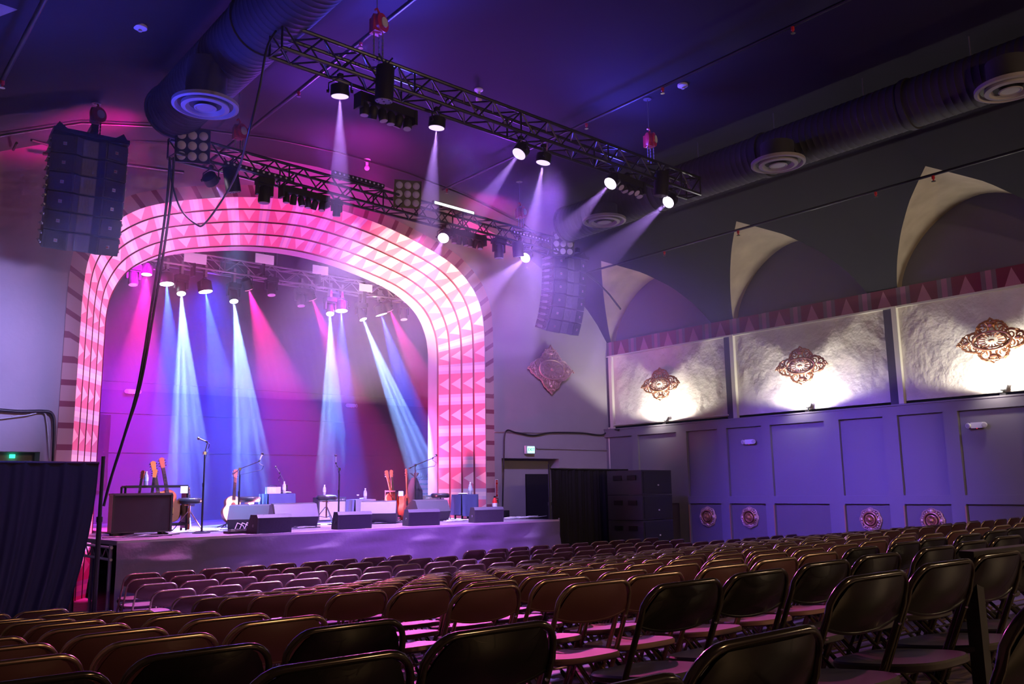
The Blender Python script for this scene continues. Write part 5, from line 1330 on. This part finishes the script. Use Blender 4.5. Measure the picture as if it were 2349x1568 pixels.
for ri, Y in enumerate(rows):
    back = 15-ri   # counted from the stage: the last list entry is the front row
    rn = 'row %s from the stage' % ORD[14-ri] if False else ('%s row from the stage' % ORD[14-ri] if ri < 14 else 'the front row at the stage')
    x0 = {0: 2.62, 1: 2.6, 2: 2.85, 3: 2.86, 4: 2.93}.get(ri, 2.95)+(.05*(ri-5) if ri > 5 else 0)
    if ri == 14: x0 = 3.58
    if ri == 13: x0 = 3.42
    xmax = 15.9 if Y > 5.6 else min(15.9, 3.1*Y+1.5)
    if ri >= 13: xmax = 13.4
    n = 0; x = x0; pos = 0; stp = (.476, .486, .473, .481, .478)[ri % 5]
    while x < xmax:
        gap = (ri == 14 and 7.55 < x < 8.75) or (ri == 13 and 8.0 < x < 8.5)
        if ri in (4, 5) and x > 8.9: gap = True
        if Y > 10.8 and x > 13.5: gap = True
        if not gap:
            kind = 'black' if (ri < 2 or (ri == 2 and x > 5.2)) else 'brown'
            if seen(x, Y):
                spots.append((x+rnd.uniform(-.02, .02), Y+rnd.uniform(-.03, .03)+.012*(x-3)*0, math.radians(rnd.uniform(-1, 1)), kind, '%s folding chair, %s from the aisle in %s' % ('glossy black' if kind == 'black' else 'brown steel', ORD[pos], rn)))
            pos += 1
        x += stp
for ri, Y in enumerate([1.15, 2.02, 2.78, 3.5, 4.2, 4.95, 5.7, 6.5, 7.3, 8.1, 8.9]):
    x0 = [1.5, 1.52, 1.5, 1.6, 1.66, 1.72, 1.78, 1.85, 1.85, 1.85, 1.85][ri]
    for k in range(5):
        x = x0-.478*k
        if ri == 0 and k == 1: pass
        if x < XL+.3 or not seen(x, Y): continue
        kind = 'black' if ri < 3 else 'brown'
        spots.append((x+rnd.uniform(-.015, .015), Y+rnd.uniform(-.02, .02), math.radians(rnd.uniform(-1, 1)), kind, '%s folding chair in the drape side block, %s seat of its %s row from camera' % ('black' if kind == 'black' else 'brown', ORD[k], ORD[ri])))
spots.append((1.98, .78, math.radians(-3), 'black', 'black folding chair cut off by the picture edge beside the black rail'))
spots.sort(key=lambda s: s[0]**2+s[1]**2)
keep, rest = spots[:300], spots[300:]
usedB = usedK = False
for i, (x, y, rz, kind, lb) in enumerate(keep):
    z = fl(x, y); slope = math.atan((fl(x, y-.2)-fl(x, y+.2))/.4); z = (fl(x, y-.2)+fl(x, y+.2))/2
    rot = (-slope, 0, rz); g = 'folding chairs set out in rows'
    if y < 9.2 and x < 11:
        if kind == 'brown': o = protoB if not usedB else dup(protoB); usedB = True
        else: o = protoK if not usedK else dup(protoK); usedK = True
    else:
        o = bpy.data.objects.new('folding_chair', far_mesh); C.objects.link(o); o['category'] = 'chair'
    o.location = (x, y, z+.003); o.rotation_euler = rot; o['label'] = lb; o['group'] = g
if rest:
    me = MB()
    tmp = bpy.data.meshes.new('folding_chairs'); vs = []; fs = []; mi = []
    for (x, y, rz, kind, lb) in rest:
        T = Matrix.Translation((x, y, fl(x, y)+.003)) @ Matrix.Rotation(rz, 4, 'Z'); me.merge(allm, T)
    tag(obj('folding_chairs', me, [M_browntube, M_brown, M_brownseat], None, 50), 'farthest brown folding chairs crowded toward the panelled wall', 'chair', None, 'stuff')
print('CHAIRS', len(spots), len(rest))
# paper card taped on the back of a near chair
best = None
for (x, y, rz, kind, lb) in keep:
    if kind != 'black': continue
    Tm = Matrix.Translation((x, y, fl(x, y)+.003)) @ Euler((-math.atan((fl(x, y-.2)-fl(x, y+.2))/.4), 0, rz)).to_matrix().to_4x4()
    for lx in (-.1, 0, .1):
        q = Tm @ V((lx, -.165, .64)); e_ = math.hypot(px(q)-700, py(q)-1553)
        if best is None or e_ < best[0]: best = (e_, Tm, lx)
_, Tm, lx = best
t = thing('paper_card', 'small torn white paper card with handwriting on a black chair back near the camera', 'card'); t.matrix_world = Tm @ Matrix.Translation((lx, -.172, .61)) @ Matrix.Rotation(math.radians(-27), 4, 'X')
mb = MB(); mb.prism([(-.026, -.06), (.03, -.06), (.022, .05), (-.02, .03)], 'y', -.001, .0); obj('paper', mb, M_paper, t)
mb = MB(); mb.merge(text_mb('68', .034, .0008), Matrix.Translation((0, -.002, -.012)) @ Matrix.Rotation(PI/2, 4, 'X')); obj('handwriting', mb, M_dark, t)
# handrail
RP = atz(2225, 1262, 1.5)*1.0; RP = V((0, 0, EYE))+(RP-V((0, 0, EYE)))*1.0
t = thing('handrail', 'black steel handrail post and top bar rising before the nearest seats', 'rail', (RP.x, RP.y, fl(RP.x, RP.y)))
zf = fl(RP.x, RP.y); H_ = RP.z-zf
d = V((.62, .12, 0)); d = V((1, -.05, 0)).normalized()*1; mb = MB(); rz = math.atan2(d.y, d.x); Rm = Matrix.Rotation(rz, 3, 'Z')
mb.box(d*.72+V((0, 0, H_-.012)), (1.5, .055, .022), Rm); obj('top_bar', mb, mat('rail_black', (.006, .006, .007), .45), t)
mb = MB(); mb.box(V((0, 0, H_/2-.02)), (.05, .05, H_), Rm); obj('post', mb, mat('rail_black', (.006, .006, .007), .45), t); mb = MB(); mb.box(d*1.5+V((0, 0, H_/2-.02)), (.05, .05, H_), Rm); obj('post', mb, mat('rail_black', (.006, .006, .007), .45), t)
mb = MB(); mb.box(d*.72+V((0, 0, H_-.04)), (1.45, .03, .035), Rm); obj('lower_bar', mb, mat('rail_black', (.006, .006, .007), .45), t)


# ---------------------------------------------------------------- theatrical haze
def haze(name, label, lo, hi, dens, aniso, col=(1, 1, 1)):
    m = bpy.data.materials.new(name); m.use_nodes = True; nt = m.node_tree; nt.nodes.remove(nt.nodes['Principled BSDF'])
    v = nt.nodes.new('ShaderNodeVolumeScatter'); v.inputs['Density'].default_value = dens; v.inputs['Anisotropy'].default_value = aniso; v.inputs['Color'].default_value = (*col, 1)
    nt.links.new(v.outputs[0], nt.nodes['Material Output'].inputs['Volume'])
    lo, hi = V(lo), V(hi); o = obj(name, mbox((lo+hi)/2, hi-lo), m); tag(o, label, 'haze', None, 'stuff'); return o
haze('stage_haze', 'theatrical haze filling the stage under the bright beams', (1.0, 16.5, DK+.01), (15.0, 21.2, 7.2), .017, .0)
haze('hall_haze', 'thin theatrical haze in the hall around the two black trusses', (XL+.05, 6.5, 3.6), (XR-.1, 16.5, 8.7), .011, .0)
